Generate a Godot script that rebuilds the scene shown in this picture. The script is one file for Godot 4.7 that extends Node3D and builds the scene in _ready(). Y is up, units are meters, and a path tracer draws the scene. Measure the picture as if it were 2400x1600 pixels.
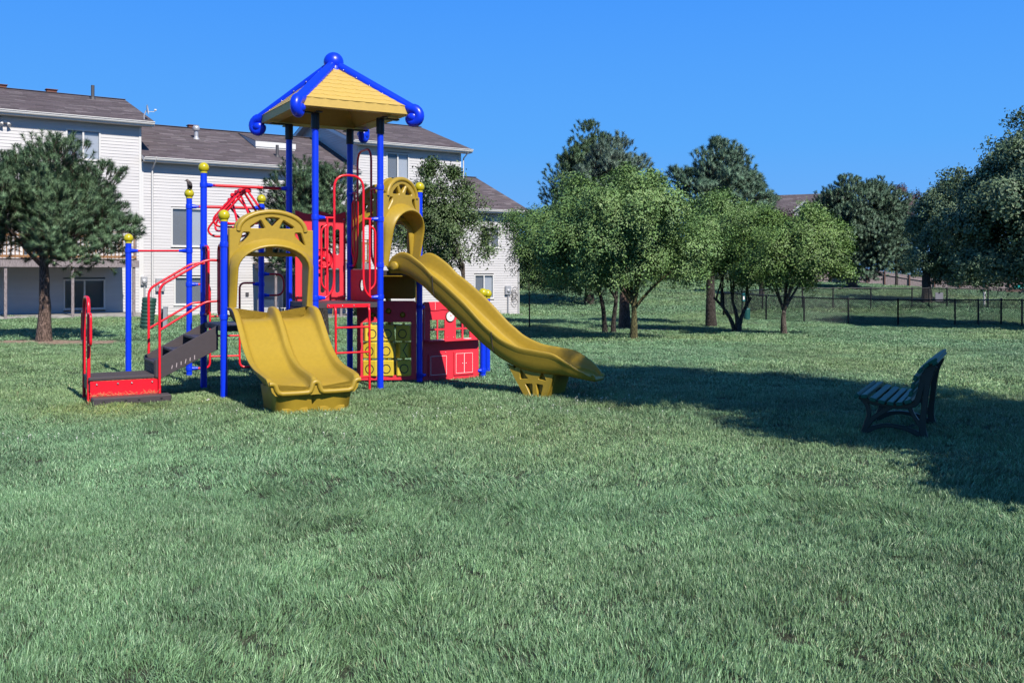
extends Node3D
# A lawn with a red, blue and yellow play structure, a bench, white townhouses and trees. Units are metres, y is up, the camera stands at the origin and looks along -z.

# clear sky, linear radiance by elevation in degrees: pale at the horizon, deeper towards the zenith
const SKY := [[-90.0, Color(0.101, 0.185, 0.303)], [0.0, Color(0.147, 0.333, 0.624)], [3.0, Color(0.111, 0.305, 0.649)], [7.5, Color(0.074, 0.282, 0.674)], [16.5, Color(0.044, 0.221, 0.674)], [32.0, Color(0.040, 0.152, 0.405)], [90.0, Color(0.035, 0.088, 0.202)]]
const EXPOSURE := 1.45

# ------------------------------------------------------------------ mesh building
class MB:
	var v := PackedVector3Array()
	var n := PackedVector3Array()
	var c := PackedColorArray()
	var uv := PackedVector2Array()
	var ix := PackedInt32Array()
	var xf := Transform3D()
	var col := Color.WHITE

	func vert(p: Vector3, nn: Vector3, t := Vector2.ZERO) -> int:
		v.push_back(xf * p)
		n.push_back((xf.basis * nn).normalized())
		c.push_back(col)
		uv.push_back(t)
		return v.size() - 1

	func face(a: int, b: int, d: int) -> void:
		var g := (v[b] - v[a]).cross(v[d] - v[a])
		if g.dot(n[a] + n[b] + n[d]) > 0.0:
			ix.append_array(PackedInt32Array([a, d, b]))
		else:
			ix.append_array(PackedInt32Array([a, b, d]))

	func tri(a: Vector3, b: Vector3, d: Vector3, nn := Vector3.ZERO) -> void:
		if nn == Vector3.ZERO:
			nn = (b - a).cross(d - a).normalized()
		face(vert(a, nn), vert(b, nn), vert(d, nn))

	func quad(a: Vector3, b: Vector3, d: Vector3, e: Vector3, nn := Vector3.ZERO) -> void:
		if nn == Vector3.ZERO:
			nn = (b - a).cross(e - a).normalized()
			if nn == Vector3.ZERO:
				nn = (d - b).cross(e - b).normalized()
		var i := vert(a, nn, Vector2(0, 0))
		var j := vert(b, nn, Vector2(1, 0))
		var k := vert(d, nn, Vector2(1, 1))
		var l := vert(e, nn, Vector2(0, 1))
		face(i, j, k)
		face(i, k, l)

	# rows of points, smooth, optionally closed across each row
	func grid(rows: Array, closed := false, flip := false) -> void:
		var nr := rows.size()
		var nc: int = rows[0].size()
		var base := v.size()
		for r in nr:
			for k in nc:
				var kl: int = (k - 1 + nc) % nc if closed else maxi(k - 1, 0)
				var kr: int = (k + 1) % nc if closed else mini(k + 1, nc - 1)
				var du: Vector3 = rows[r][kr] - rows[r][kl]
				var dv: Vector3 = rows[mini(r + 1, nr - 1)][k] - rows[maxi(r - 1, 0)][k]
				var nn := du.cross(dv)
				if nn.length_squared() < 1e-14:
					nn = Vector3.UP
				nn = nn.normalized()
				vert(rows[r][k], -nn if flip else nn, Vector2(float(k) / nc, float(r) / nr))
		for r in nr - 1:
			for k in (nc if closed else nc - 1):
				var a := base + r * nc + k
				var b := base + r * nc + (k + 1) % nc
				face(a, b, b + nc)
				face(a, b + nc, a + nc)

	func box(size: Vector3, at := Vector3.ZERO, bev := 0.0, turn := Basis()) -> void:
		var keep := xf
		xf = xf * Transform3D(turn, at)
		var h := size * 0.5
		var b: float = minf(bev, minf(h.x, minf(h.y, h.z)) * 0.45)
		for ax in 3:
			for s in [-1.0, 1.0]:
				var a1 := (ax + 1) % 3
				var a2 := (ax + 2) % 3
				var q := []
				for m in [[-1, -1], [1, -1], [1, 1], [-1, 1]]:
					var p := Vector3.ZERO
					p[ax] = s * h[ax]
					p[a1] = m[0] * (h[a1] - b)
					p[a2] = m[1] * (h[a2] - b)
					q.append(p)
				var nn := Vector3.ZERO
				nn[ax] = s
				quad(q[0], q[1], q[2], q[3], nn)
		if b > 0.0:
			for ax in 3:
				var a1 := (ax + 1) % 3
				var a2 := (ax + 2) % 3
				for s1 in [-1.0, 1.0]:
					for s2 in [-1.0, 1.0]:
						var q := []
						for m in [[-1.0, 0], [1.0, 0], [1.0, 1], [-1.0, 1]]:
							var p := Vector3.ZERO
							p[ax] = m[0] * (h[ax] - b)
							p[a1] = s1 * (h[a1] - (b if m[1] == 1 else 0.0))
							p[a2] = s2 * (h[a2] - (0.0 if m[1] == 1 else b))
							q.append(p)
						var nn := Vector3.ZERO
						nn[a1] = s1
						nn[a2] = s2
						quad(q[0], q[1], q[2], q[3], nn.normalized())
			for sx in [-1.0, 1.0]:
				for sy in [-1.0, 1.0]:
					for sz in [-1.0, 1.0]:
						tri(Vector3(sx * h.x, sy * (h.y - b), sz * (h.z - b)), Vector3(sx * (h.x - b), sy * h.y, sz * (h.z - b)), Vector3(sx * (h.x - b), sy * (h.y - b), sz * h.z), Vector3(sx, sy, sz).normalized())
		xf = keep

	# swept round tube; r is one radius or an array of them
	func tube(path: Array, r, sides := 10, closed := false, cap := true) -> void:
		var np := path.size()
		var rows := []
		var t0: Vector3 = (path[1] - path[0]).normalized()
		var up := Vector3.UP if absf(t0.y) < 0.9 else Vector3.RIGHT
		var side := t0.cross(up).normalized()
		var prev := t0
		for k in np:
			var t: Vector3
			if closed:
				t = (path[(k + 1) % np] - path[(k - 1 + np) % np]).normalized()
			else:
				t = (path[mini(k + 1, np - 1)] - path[maxi(k - 1, 0)]).normalized()
			var ax := prev.cross(t)
			if ax.length() > 1e-6:
				side = side.rotated(ax.normalized(), prev.angle_to(t))
			side = (side - t * side.dot(t)).normalized()
			prev = t
			var up2 := side.cross(t)
			var rr: float = r[k] if r is Array else r
			var row := PackedVector3Array()
			for s in sides:
				var a := TAU * s / sides
				row.append(path[k] + (side * cos(a) + up2 * sin(a)) * rr)
			rows.append(row)
		if closed:
			rows.append(rows[0])
		grid(rows, true)
		if cap and not closed:
			for e in [0, np - 1]:
				var nn: Vector3 = (path[0] - path[1]).normalized() if e == 0 else (path[np - 1] - path[np - 2]).normalized()
				var m := vert(path[e], nn)
				var first := -1
				var last := -1
				for p in rows[e]:
					var q := vert(p, nn)
					if last >= 0:
						face(m, last, q)
					else:
						first = q
					last = q
				face(m, last, first)

	# profile of (radius, height) turned about y
	func lathe(prof: Array, seg := 20, at := Vector3.ZERO, turn := Basis()) -> void:
		var keep := xf
		xf = xf * Transform3D(turn, at)
		var rows := []
		for p in prof:
			var row := PackedVector3Array()
			for s in seg:
				var a := TAU * s / seg
				row.append(Vector3(cos(a) * maxf(p[0], 0.0002), p[1], sin(a) * maxf(p[0], 0.0002)))
			rows.append(row)
		grid(rows, true, true)
		xf = keep

	func ball(r: float, at: Vector3, seg := 20, squash := Vector3.ONE) -> void:
		var keep := xf
		xf = xf * Transform3D(Basis().scaled(squash), at)
		var rows := []
		var half := seg / 2
		for k in half + 1:
			var b := -PI / 2 + PI * k / half
			var row := PackedVector3Array()
			for s in seg:
				var a := TAU * s / seg
				row.append(Vector3(cos(a) * maxf(cos(b), 0.002), sin(b), sin(a) * maxf(cos(b), 0.002)) * r)
			rows.append(row)
		grid(rows, true, true)
		xf = keep

	static func inset(o: PackedVector2Array, b: float) -> PackedVector2Array:
		var out := PackedVector2Array()
		var m := o.size()
		for k in m:
			var d1 := (o[k] - o[(k - 1 + m) % m]).normalized()
			var d2 := (o[(k + 1) % m] - o[k]).normalized()
			var n1 := Vector2(-d1.y, d1.x)
			var n2 := Vector2(-d2.y, d2.x)
			var nn := (n1 + n2)
			nn = nn.normalized() if nn.length() > 0.01 else n1
			out.append(o[k] + nn * (b / maxf(nn.dot(n1), 0.5)))
		return out

	# flat plate in the local xy plane, z from z0 to z1, with holes and chamfered edges
	func plate(outer: PackedVector2Array, holes: Array, z0: float, z1: float, bev := 0.004) -> void:
		var loops := []
		if Geometry2D.is_polygon_clockwise(outer):
			outer = outer.duplicate()
			outer.reverse()
		loops.append(outer)
		for h in holes:
			var hh: PackedVector2Array = h.duplicate()
			if not Geometry2D.is_polygon_clockwise(hh):
				hh.reverse()
			loops.append(hh)
		var inn := []
		for l in loops:
			inn.append(inset(l, bev))
		var pieces := [inn[0]]
		for k in range(1, inn.size()):
			var hc := Vector2.ZERO
			for p in inn[k]:
				hc += p
			hc /= inn[k].size()
			var next := []
			for pc in pieces:
				for s in [-1.0, 1.0]:
					var half := PackedVector2Array([Vector2(hc.x, -60), Vector2(hc.x + s * 60, -60), Vector2(hc.x + s * 60, 60), Vector2(hc.x, 60)])
					for q in Geometry2D.intersect_polygons(pc, half):
						for w in Geometry2D.clip_polygons(q, inn[k]):
							next.append(w)
			pieces = next
		for pc in pieces:
			var t := Geometry2D.triangulate_polygon(pc)
			for side in [0, 1]:
				var z := z1 if side == 1 else z0
				var nn := Vector3(0, 0, 1 if side == 1 else -1)
				var base := v.size()
				for p in pc:
					vert(Vector3(p.x, p.y, z), nn, p)
				for k in range(0, t.size(), 3):
					face(base + t[k], base + t[k + 1], base + t[k + 2])
		for li in loops.size():
			var o: PackedVector2Array = loops[li]
			var i2: PackedVector2Array = inn[li]
			var m := o.size()
			for k in m:
				var a := o[k]
				var b := o[(k + 1) % m]
				if a.distance_squared_to(b) < 1e-10:
					continue
				var ai := i2[k]
				var bi := i2[(k + 1) % m]
				var d := (b - a).normalized()
				var nn := Vector3(d.y, -d.x, 0)
				quad(Vector3(a.x, a.y, z0 + bev), Vector3(b.x, b.y, z0 + bev), Vector3(b.x, b.y, z1 - bev), Vector3(a.x, a.y, z1 - bev), nn)
				if bev > 0.0:
					quad(Vector3(a.x, a.y, z1 - bev), Vector3(b.x, b.y, z1 - bev), Vector3(bi.x, bi.y, z1), Vector3(ai.x, ai.y, z1), (nn + Vector3(0, 0, 1)).normalized())
					quad(Vector3(a.x, a.y, z0 + bev), Vector3(b.x, b.y, z0 + bev), Vector3(bi.x, bi.y, z0), Vector3(ai.x, ai.y, z0), (nn - Vector3(0, 0, 1)).normalized())

	# closed ring of points swept through stations (each a PackedVector3Array of equal length), ends capped
	func loft(st: Array, cap := true) -> void:
		grid(st, true)
		if cap:
			for e in [0, st.size() - 1]:
				var m := Vector3.ZERO
				for p in st[e]:
					m += p
				m /= st[e].size()
				for k in st[e].size():
					tri(st[e][k], st[e][(k + 1) % st[e].size()], m)

	func mesh() -> ArrayMesh:
		var a := []
		a.resize(Mesh.ARRAY_MAX)
		a[Mesh.ARRAY_VERTEX] = v
		a[Mesh.ARRAY_NORMAL] = n
		a[Mesh.ARRAY_COLOR] = c
		a[Mesh.ARRAY_TEX_UV] = uv
		a[Mesh.ARRAY_INDEX] = ix
		var m := ArrayMesh.new()
		m.add_surface_from_arrays(Mesh.PRIMITIVE_TRIANGLES, a)
		return m

# ------------------------------------------------------------------ helpers
var M := {}
var used := {}
var rng := RandomNumberGenerator.new()

func numbered(parent: Node, called: String) -> String:
	var key := "%d/%s" % [parent.get_instance_id(), called]
	var k: int = used.get(key, 0)
	used[key] = k + 1
	return called if k == 0 else "%s_%03d" % [called, k]

func tag(o: Node, label: String, category: String, group := "") -> Node:
	o.set_meta("label", label)
	o.set_meta("category", category)
	if group:
		o.set_meta("group", group)
	return o

func thing(called: String, label: String, category: String, at: Vector3, group := "") -> Node3D:
	var o := Node3D.new()
	o.name = numbered(self, called)
	add_child(o)
	o.position = at
	tag(o, label, category, group)
	return o

func origin_of(o: Node) -> Vector3:
	var p := Vector3.ZERO
	while o != self and o is Node3D:
		p += o.position
		o = o.get_parent()
	return p

# commits a builder (in world coordinates) as one named mesh under parent
func put(called: String, b: MB, m: Material, parent: Node = null) -> MeshInstance3D:
	if parent == null:
		parent = self
	var at := origin_of(parent)
	if at != Vector3.ZERO:
		for k in b.v.size():
			b.v[k] -= at
	var o := MeshInstance3D.new()
	o.mesh = b.mesh()
	o.material_override = m
	o.name = numbered(parent, called)
	parent.add_child(o)
	return o

func stuff(o: Node) -> Node:
	o.set_meta("kind", "stuff")
	return o

func structure(o: Node) -> Node:
	o.set_meta("kind", "structure")
	return o

# a point on the plan: x to the right, d away from the camera
func w(p: Vector2, y := 0.0) -> Vector3:
	return Vector3(p.x, y, -p.y)

# upright frame: x from a towards b, y up, z to the front
func fr(a: Vector2, b: Vector2, y := 0.0) -> Transform3D:
	var x := w(b - a).normalized()
	return Transform3D(Basis(x, Vector3.UP, x.cross(Vector3.UP)), w(a, y))

func mb(t := Transform3D()) -> MB:
	var b := MB.new()
	b.xf = t
	return b

func pts(a: Array) -> PackedVector2Array:
	var o := PackedVector2Array()
	for k in range(0, a.size(), 2):
		o.append(Vector2(a[k], a[k + 1]))
	return o

func rect(x0: float, y0: float, x1: float, y1: float, r := 0.0) -> PackedVector2Array:
	if r <= 0.0:
		return PackedVector2Array([Vector2(x0, y0), Vector2(x1, y0), Vector2(x1, y1), Vector2(x0, y1)])
	var o := PackedVector2Array()
	for q in 4:
		var cx := x1 - r if q == 0 or q == 3 else x0 + r
		var cy := y1 - r if q < 2 else y0 + r
		for k in 5:
			var a := PI / 2 * (q + k / 4.0)
			o.append(Vector2(cx + cos(a) * r, cy + sin(a) * r))
	return o

func disc(x: float, y: float, r: float, seg := 16) -> PackedVector2Array:
	var o := PackedVector2Array()
	for k in seg:
		o.append(Vector2(x + cos(TAU * k / seg) * r, y + sin(TAU * k / seg) * r))
	return o

# polyline with its inner corners rounded
func bend(p: Array, r: float, seg := 6) -> Array:
	var o := [p[0]]
	for k in range(1, p.size() - 1):
		var a: Vector3 = p[k] + (p[k - 1] - p[k]).limit_length(minf(r, p[k].distance_to(p[k - 1]) * 0.49))
		var b: Vector3 = p[k] + (p[k + 1] - p[k]).limit_length(minf(r, p[k].distance_to(p[k + 1]) * 0.49))
		for s in seg + 1:
			var t := float(s) / seg
			o.append(a.lerp(p[k], t).lerp(p[k].lerp(b, t), t))
	o.append(p[-1])
	return o

func v3(a: Array, z := 0.0) -> Array:
	var o := []
	for k in range(0, a.size(), 2):
		o.append(Vector3(a[k], a[k + 1], z))
	return o

# smooth value from a table of (x, value) pairs
func table(t: Array, x: float) -> float:
	for k in range(t.size() - 1):
		if x <= t[k + 1][0]:
			var a: float = t[maxi(k - 1, 0)][1]
			var b: float = t[k][1]
			var c2: float = t[k + 1][1]
			var e: float = t[mini(k + 2, t.size() - 1)][1]
			return cubic_interpolate(b, c2, a, e, clampf((x - t[k][0]) / (t[k + 1][0] - t[k][0]), 0, 1))
	return t[-1][1]

func rgb(r: float, g: float, b: float) -> Color:
	return Color(r, g, b).linear_to_srgb()

func noise(freq: float, sd: int, oct := 4, kind := FastNoiseLite.TYPE_SIMPLEX_SMOOTH) -> FastNoiseLite:
	var f := FastNoiseLite.new()
	f.noise_type = kind
	f.frequency = freq
	f.seed = sd
	f.fractal_octaves = oct
	return f

func noise_tex(freq: float, sd: int, lo: Color, hi: Color, size := 512, oct := 4, as_normal := 0.0) -> NoiseTexture2D:
	var t := NoiseTexture2D.new()
	t.width = size
	t.height = size
	t.seamless = true
	t.noise = noise(freq, sd, oct)
	if as_normal > 0.0:
		t.as_normal_map = true
		t.bump_strength = as_normal
	else:
		var g := Gradient.new()
		g.set_color(0, lo)
		g.set_color(1, hi)
		g.set_offset(0, 0.2)
		g.set_offset(1, 0.8)
		t.color_ramp = g
	return t

func mat(called: String, c: Color, rough := 0.5, metal := 0.0) -> StandardMaterial3D:
	var m := StandardMaterial3D.new()
	m.albedo_color = c
	m.roughness = rough
	m.metallic = metal
	M[called] = m
	return m

func tri_tex(m: StandardMaterial3D, tex: Texture2D, scale: Vector3, normal: Texture2D = null, nscale := 1.0) -> void:
	m.uv1_triplanar = true
	m.uv1_scale = scale
	if tex:
		m.albedo_texture = tex
	if normal:
		m.normal_enabled = true
		m.normal_texture = normal
		m.normal_scale = nscale

# ------------------------------------------------------------------ terrain
const TX := [-40.0, -20.0, -8.0, 2.0, 12.0, 22.0, 35.0, 50.0, 90.0]
const TD := [13.0, 20.0, 27.0, 33.0, 41.0, 51.0, 60.0, 75.0, 95.0, 130.0, 420.0]
const TY := [
	[0.0, 0.0, 0.0, 0.0, 0.0, 0.0, 0.0, 0.0, 0.0],
	[-0.05, -0.05, -0.08, -0.13, -0.18, -0.18, -0.18, -0.18, -0.18],
	[-0.05, -0.07, -0.17, -0.3, -0.36, -0.36, -0.36, -0.36, -0.36],
	[-0.05, -0.06, -0.25, -0.4, -0.47, -0.47, -0.47, -0.47, -0.47],
	[-0.1, -0.08, -0.35, -0.5, -0.6, -0.7, -0.7, -0.7, -0.7],
	[-0.3, -0.3, -0.48, -0.6, -0.3, -0.36, -0.36, -0.5, -0.6],
	[-0.3, -0.3, -0.4, -0.3, 0.0, 0.0, -0.2, -0.6, -0.7],
	[0.2, 0.2, 0.6, 0.7, 0.7, 0.6, 0.2, -0.8, -0.8],
	[0.8, 0.8, 1.2, 1.3, 1.3, 1.0, 0.4, -0.95, -1.0],
	[1.0, 1.2, 1.4, 1.4, 1.4, 1.1, 0.6, -0.9, -0.9],
	[1.0, 1.0, 1.0, 1.0, 1.0, 1.0, 1.0, 0.6, 0.6]]

func ground_y(x: float, d: float) -> float:
	if d <= TD[0]:
		return 0.0
	var j := 0
	while j < TD.size() - 2 and d > TD[j + 1]:
		j += 1
	var i := 0
	while i < TX.size() - 2 and x > TX[i + 1]:
		i += 1
	var fx := clampf((x - TX[i]) / (TX[i + 1] - TX[i]), 0, 1)
	var fd := clampf((d - TD[j]) / (TD[j + 1] - TD[j]), 0, 1)
	var q := []
	for k in [j - 1, j, j + 1, j + 2]:
		var kk := clampi(k, 0, TD.size() - 1)
		q.append(lerpf(TY[kk][i], TY[kk][i + 1], fx))
	return cubic_interpolate(q[1], q[2], q[0], q[3], fd)

func on_ground(x: float, d: float) -> Vector3:
	return Vector3(x, ground_y(x, d), -d)

# ------------------------------------------------------------------ ready
func _ready() -> void:
	rng.seed = 7
	# camera: 1.6 m up, level, the lens shifted down so that uprights stay upright
	var cam := Camera3D.new()
	cam.name = "camera"
	cam.position = Vector3(0, 1.6, 0)
	cam.projection = Camera3D.PROJECTION_FRUSTUM
	cam.near = 0.1
	cam.far = 900.0
	cam.size = 0.1 * 1600.0 / 2242.0
	cam.frustum_offset = Vector2(0, -0.1 * 160.0 / 2242.0)
	add_child(cam)
	cam.current = true
	# sky and sun
	var env := Environment.new()
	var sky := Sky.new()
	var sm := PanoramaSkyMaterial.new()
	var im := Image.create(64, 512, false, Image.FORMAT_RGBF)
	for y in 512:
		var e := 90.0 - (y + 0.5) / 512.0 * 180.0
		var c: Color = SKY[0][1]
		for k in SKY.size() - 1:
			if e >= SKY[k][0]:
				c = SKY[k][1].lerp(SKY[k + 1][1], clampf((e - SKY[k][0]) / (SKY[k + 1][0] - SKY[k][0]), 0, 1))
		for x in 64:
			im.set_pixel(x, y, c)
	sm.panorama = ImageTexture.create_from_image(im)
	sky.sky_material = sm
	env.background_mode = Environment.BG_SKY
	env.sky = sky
	env.tonemap_mode = Environment.TONE_MAPPER_LINEAR
	env.tonemap_exposure = EXPOSURE
	env.sdfgi_enabled = true
	env.ssao_enabled = true
	env.ssil_enabled = true
	var we := WorldEnvironment.new()
	we.name = "world"
	we.environment = env
	add_child(we)
	var sun := DirectionalLight3D.new()
	sun.name = "sun"
	sun.light_color = Color(1.0, 0.965, 0.91)
	sun.light_energy = 1.55
	sun.light_angular_distance = 0.5
	sun.shadow_enabled = true
	add_child(sun)
	sun.look_at_from_position(Vector3(0.395, 0.688, 0.608) * 20.0, Vector3.ZERO)

	materials()
	ground()
	townhouses()
	patio()
	left_utilities()
	fences()
	trees()
	playground()
	bird()
	bench()
	grass()
	litter()

func materials() -> void:
	var faded := noise_tex(0.012, 11, Color(0.955, 0.955, 0.955), Color(1, 1, 1), 512, 5)
	var scuff := noise_tex(0.05, 12, Color.BLACK, Color.WHITE, 256, 4, 1.2)
	for d in [["blue", rgb(0.002, 0.034, 0.72), 0.33], ["red", rgb(0.74, 0.011, 0.026), 0.3], ["red_panel", rgb(0.66, 0.028, 0.05), 0.5],
			["yellow", rgb(0.35, 0.238, 0.023), 0.42], ["roof_yellow", rgb(0.52, 0.36, 0.085), 0.5], ["ball", rgb(0.45, 0.40, 0.012), 0.25],
			["maroon", rgb(0.17, 0.012, 0.016), 0.45], ["deck", rgb(0.052, 0.042, 0.048), 0.5], ["black", rgb(0.012, 0.012, 0.014), 0.4],
			["bench_slat", rgb(0.02, 0.11, 0.072), 0.42], ["bench_frame", rgb(0.010, 0.022, 0.018), 0.4], ["cyl", rgb(0.60, 0.45, 0.035), 0.45]]:
		var m := mat(d[0], d[1], d[2])
		tri_tex(m, faded, Vector3.ONE * 2.2, scuff, 0.04)
	M.bench_slat.metallic_specular = 0.25
	mat("bolt", rgb(0.55, 0.55, 0.56), 0.3, 0.9)
	mat("mark", rgb(0.02, 0.015, 0.012), 0.5)
	mat("print_white", rgb(0.75, 0.72, 0.72), 0.5)
	mat("chalk", rgb(0.35, 0.3, 0.32), 0.9)
	# building
	var vin := mat("siding", rgb(0.50, 0.495, 0.51), 0.5)
	tri_tex(vin, noise_tex(0.01, 21, Color(0.95, 0.95, 0.95), Color(1, 1, 1), 256, 4), Vector3(0.25, 1.2, 0.25))
	mat("trim", rgb(0.57, 0.57, 0.57), 0.4)
	mat("soffit", rgb(0.55, 0.55, 0.55), 0.6)
	var sh := mat("shingle", Color.WHITE, 0.9)
	sh.vertex_color_use_as_albedo = true
	mat("screen", rgb(0.085, 0.09, 0.11), 0.6)
	mat("blind", rgb(0.30, 0.33, 0.39), 0.6)
	mat("room", rgb(0.42, 0.40, 0.37), 0.8)
	var gl := mat("glass", Color(0.6, 0.7, 0.8, 0.12), 0.03)
	gl.transparency = BaseMaterial3D.TRANSPARENCY_ALPHA
	gl.metallic_specular = 0.5
	mat("vent", rgb(0.13, 0.045, 0.03), 0.8)
	mat("pipe", rgb(0.05, 0.05, 0.06), 0.6)
	mat("galv", rgb(0.42, 0.43, 0.46), 0.4, 0.4)
	mat("concrete", rgb(0.34, 0.33, 0.32), 0.9)
	M.concrete.albedo_texture = noise_tex(0.02, 31, Color(0.8, 0.8, 0.8), Color(1, 1, 1), 256, 5)
	M.concrete.uv1_triplanar = true
	M.concrete.uv1_scale = Vector3.ONE * 0.6
	var wood_t := noise_tex(0.03, 41, Color(0.68, 0.66, 0.66), Color(1, 1, 1), 512, 5)
	for d in [["wood_grey", rgb(0.30, 0.265, 0.28)], ["wood_tan", rgb(0.36, 0.19, 0.085)], ["fence_wood", rgb(0.33, 0.28, 0.29)]]:
		var m := mat(d[0], d[1], 0.85)
		tri_tex(m, wood_t, Vector3(2.4, 0.35, 2.4))
	mat("steel_black", rgb(0.010, 0.010, 0.012), 0.45)
	mat("green_plastic", rgb(0.018, 0.065, 0.05), 0.5)
	mat("teal", rgb(0.01, 0.15, 0.17), 0.45)
	mat("grey_board", rgb(0.16, 0.16, 0.19), 0.6)
	# bark, leaves, grass
	var bark_n := noise_tex(0.02, 51, Color.BLACK, Color.WHITE, 512, 5, 14.0)
	var bark_t := noise_tex(0.014, 52, Color(0.42, 0.40, 0.38), Color(1, 1, 1), 512, 5)
	for d in [["bark_pine", rgb(0.22, 0.15, 0.125), 3.0], ["bark_crab", rgb(0.17, 0.14, 0.12), 3.5], ["bark_moss", rgb(0.155, 0.145, 0.06), 3.0], ["bark_dark", rgb(0.07, 0.06, 0.055), 3.0]]:
		var m := mat(d[0], d[1], 0.95)
		tri_tex(m, bark_t, Vector3(d[2], d[2] * 0.3, d[2]), bark_n, 1.6)
	for d in [["leaf", 0.55, 0.4], ["needle", 0.6, 0.15], ["grass_blade", 0.45, 0.35]]:
		var m := mat(d[0], Color.WHITE, d[1])
		m.vertex_color_use_as_albedo = true
		m.cull_mode = BaseMaterial3D.CULL_DISABLED
		m.backlight_enabled = true
		m.backlight = {"leaf": Color(0.10, 0.14, 0.05), "needle": Color(0.03, 0.04, 0.03), "grass_blade": Color(0.03, 0.045, 0.015)}[d[0]]
	var soil := mat("soil", Color.WHITE, 1.0)
	soil.vertex_color_use_as_albedo = true
	soil.uv1_world_triplanar = true
	tri_tex(soil, noise_tex(0.03, 61, Color(0.62, 0.62, 0.62), Color(1.0, 1.0, 1.0), 1024, 6), Vector3.ONE * 0.31)
	var dirt := mat("dirt", rgb(0.36, 0.26, 0.19), 1.0)
	dirt.uv1_world_triplanar = true
	tri_tex(dirt, noise_tex(0.03, 62, Color(0.6, 0.58, 0.55), Color(1, 1, 1), 512, 6), Vector3.ONE * 0.5)

# ------------------------------------------------------------------ ground
func spread(lo: float, hi: float, near: float, grow: float) -> Array:
	var o := [0.0]
	var s := near
	var x := 0.0
	while x < hi:
		x += s
		s *= grow
		o.append(minf(x, hi))
	s = near
	x = 0.0
	while x > lo:
		x -= s
		s *= grow
		o.push_front(maxf(x, lo))
	return o

func ground() -> void:
	var b := mb()
	var xs := spread(-420, 420, 1.0, 1.045)
	var ds := spread(-60, 640, 1.0, 1.03)
	var patch := noise(0.05, 71)
	var rows := []
	for d in ds:
		var row := PackedVector3Array()
		for x in xs:
			row.append(on_ground(x, d))
		rows.append(row)
	b.grid(rows)
	for k in b.v.size():
		var p := b.v[k]
		var t := patch.get_noise_2d(p.x, p.z) * 0.5 + 0.5
		b.c[k] = Color(0.034, 0.046, 0.022).lerp(Color(0.058, 0.066, 0.032), t)
	structure(put("ground", b, M.soil))

# trodden, drier turf: x, d, radius, strength
var worn := [Vector4(-4.7, 11.2, 1.0, 0.9), Vector4(-3.7, 11.9, 0.7, 0.6), Vector4(-2.3, 11.0, 0.9, 0.5), Vector4(1.3, 11.7, 0.9, 0.5), Vector4(5.4, 11.6, 1.1, 0.5), Vector4(3.0, 9.4, 0.8, 0.45)]
var bare := [Vector3(-11.3, 23.6, 1.5), Vector3(-10.6, 23.3, 0.9), Vector3(3.9, 34.9, 1.3), Vector3(5.6, 34.6, 1.1)]

func in_building(x: float, d: float) -> bool:
	var q := Vector2(x + 19.8, d - 37.0)
	var z := q.x * 0.562 - q.y * 0.8272
	var t := q.x * 0.8272 + q.y * 0.562
	return z < 0.15 and z > -11.0 and t < 24.6

func tuft(sd: int, radius: float, blades: int, h: float, width: float, lean: float) -> ArrayMesh:
	var r := RandomNumberGenerator.new()
	r.seed = sd
	var b := mb()
	for k in blades:
		var a := r.randf() * TAU
		var p := Vector3(cos(a), 0, sin(a)) * radius * sqrt(r.randf())
		var hh := h * r.randf_range(0.4, 1.2)
		var dir := Vector3(r.randf_range(-1, 1), 0, r.randf_range(-1, 1)).normalized()
		var side := dir.cross(Vector3.UP).rotated(Vector3.UP, r.randf_range(-0.9, 0.9)) * width * r.randf_range(0.7, 1.3) * 0.5
		var bent := dir * hh * lean * r.randf_range(0.2, 1.3)
		var p1 := p + Vector3(0, hh * 0.6, 0) + bent * 0.4
		var p2 := p + Vector3(0, hh * (1.0 - lean * 0.2), 0) + bent
		var q := r.randf()
		var tone := r.randf_range(0.5, 1.5)
		b.col = Color(0.138, 0.246, 0.116) * tone
		if q < 0.14:
			b.col = Color(0.225, 0.34, 0.19) * tone
		elif q < 0.155:
			b.col = Color(0.25, 0.26, 0.15) * tone
		var nn := (p1 - p).cross(side).normalized()
		var n2 := (p2 - p1).cross(side).normalized()
		var i0 := b.vert(p - side, nn)
		var i1 := b.vert(p + side, nn)
		var i2 := b.vert(p1 - side * 0.85, (nn + n2).normalized())
		var i3 := b.vert(p1 + side * 0.85, (nn + n2).normalized())
		var i4 := b.vert(p2, n2)
		b.face(i0, i1, i3)
		b.face(i0, i3, i2)
		b.face(i2, i3, i4)
	return b.mesh()

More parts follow.
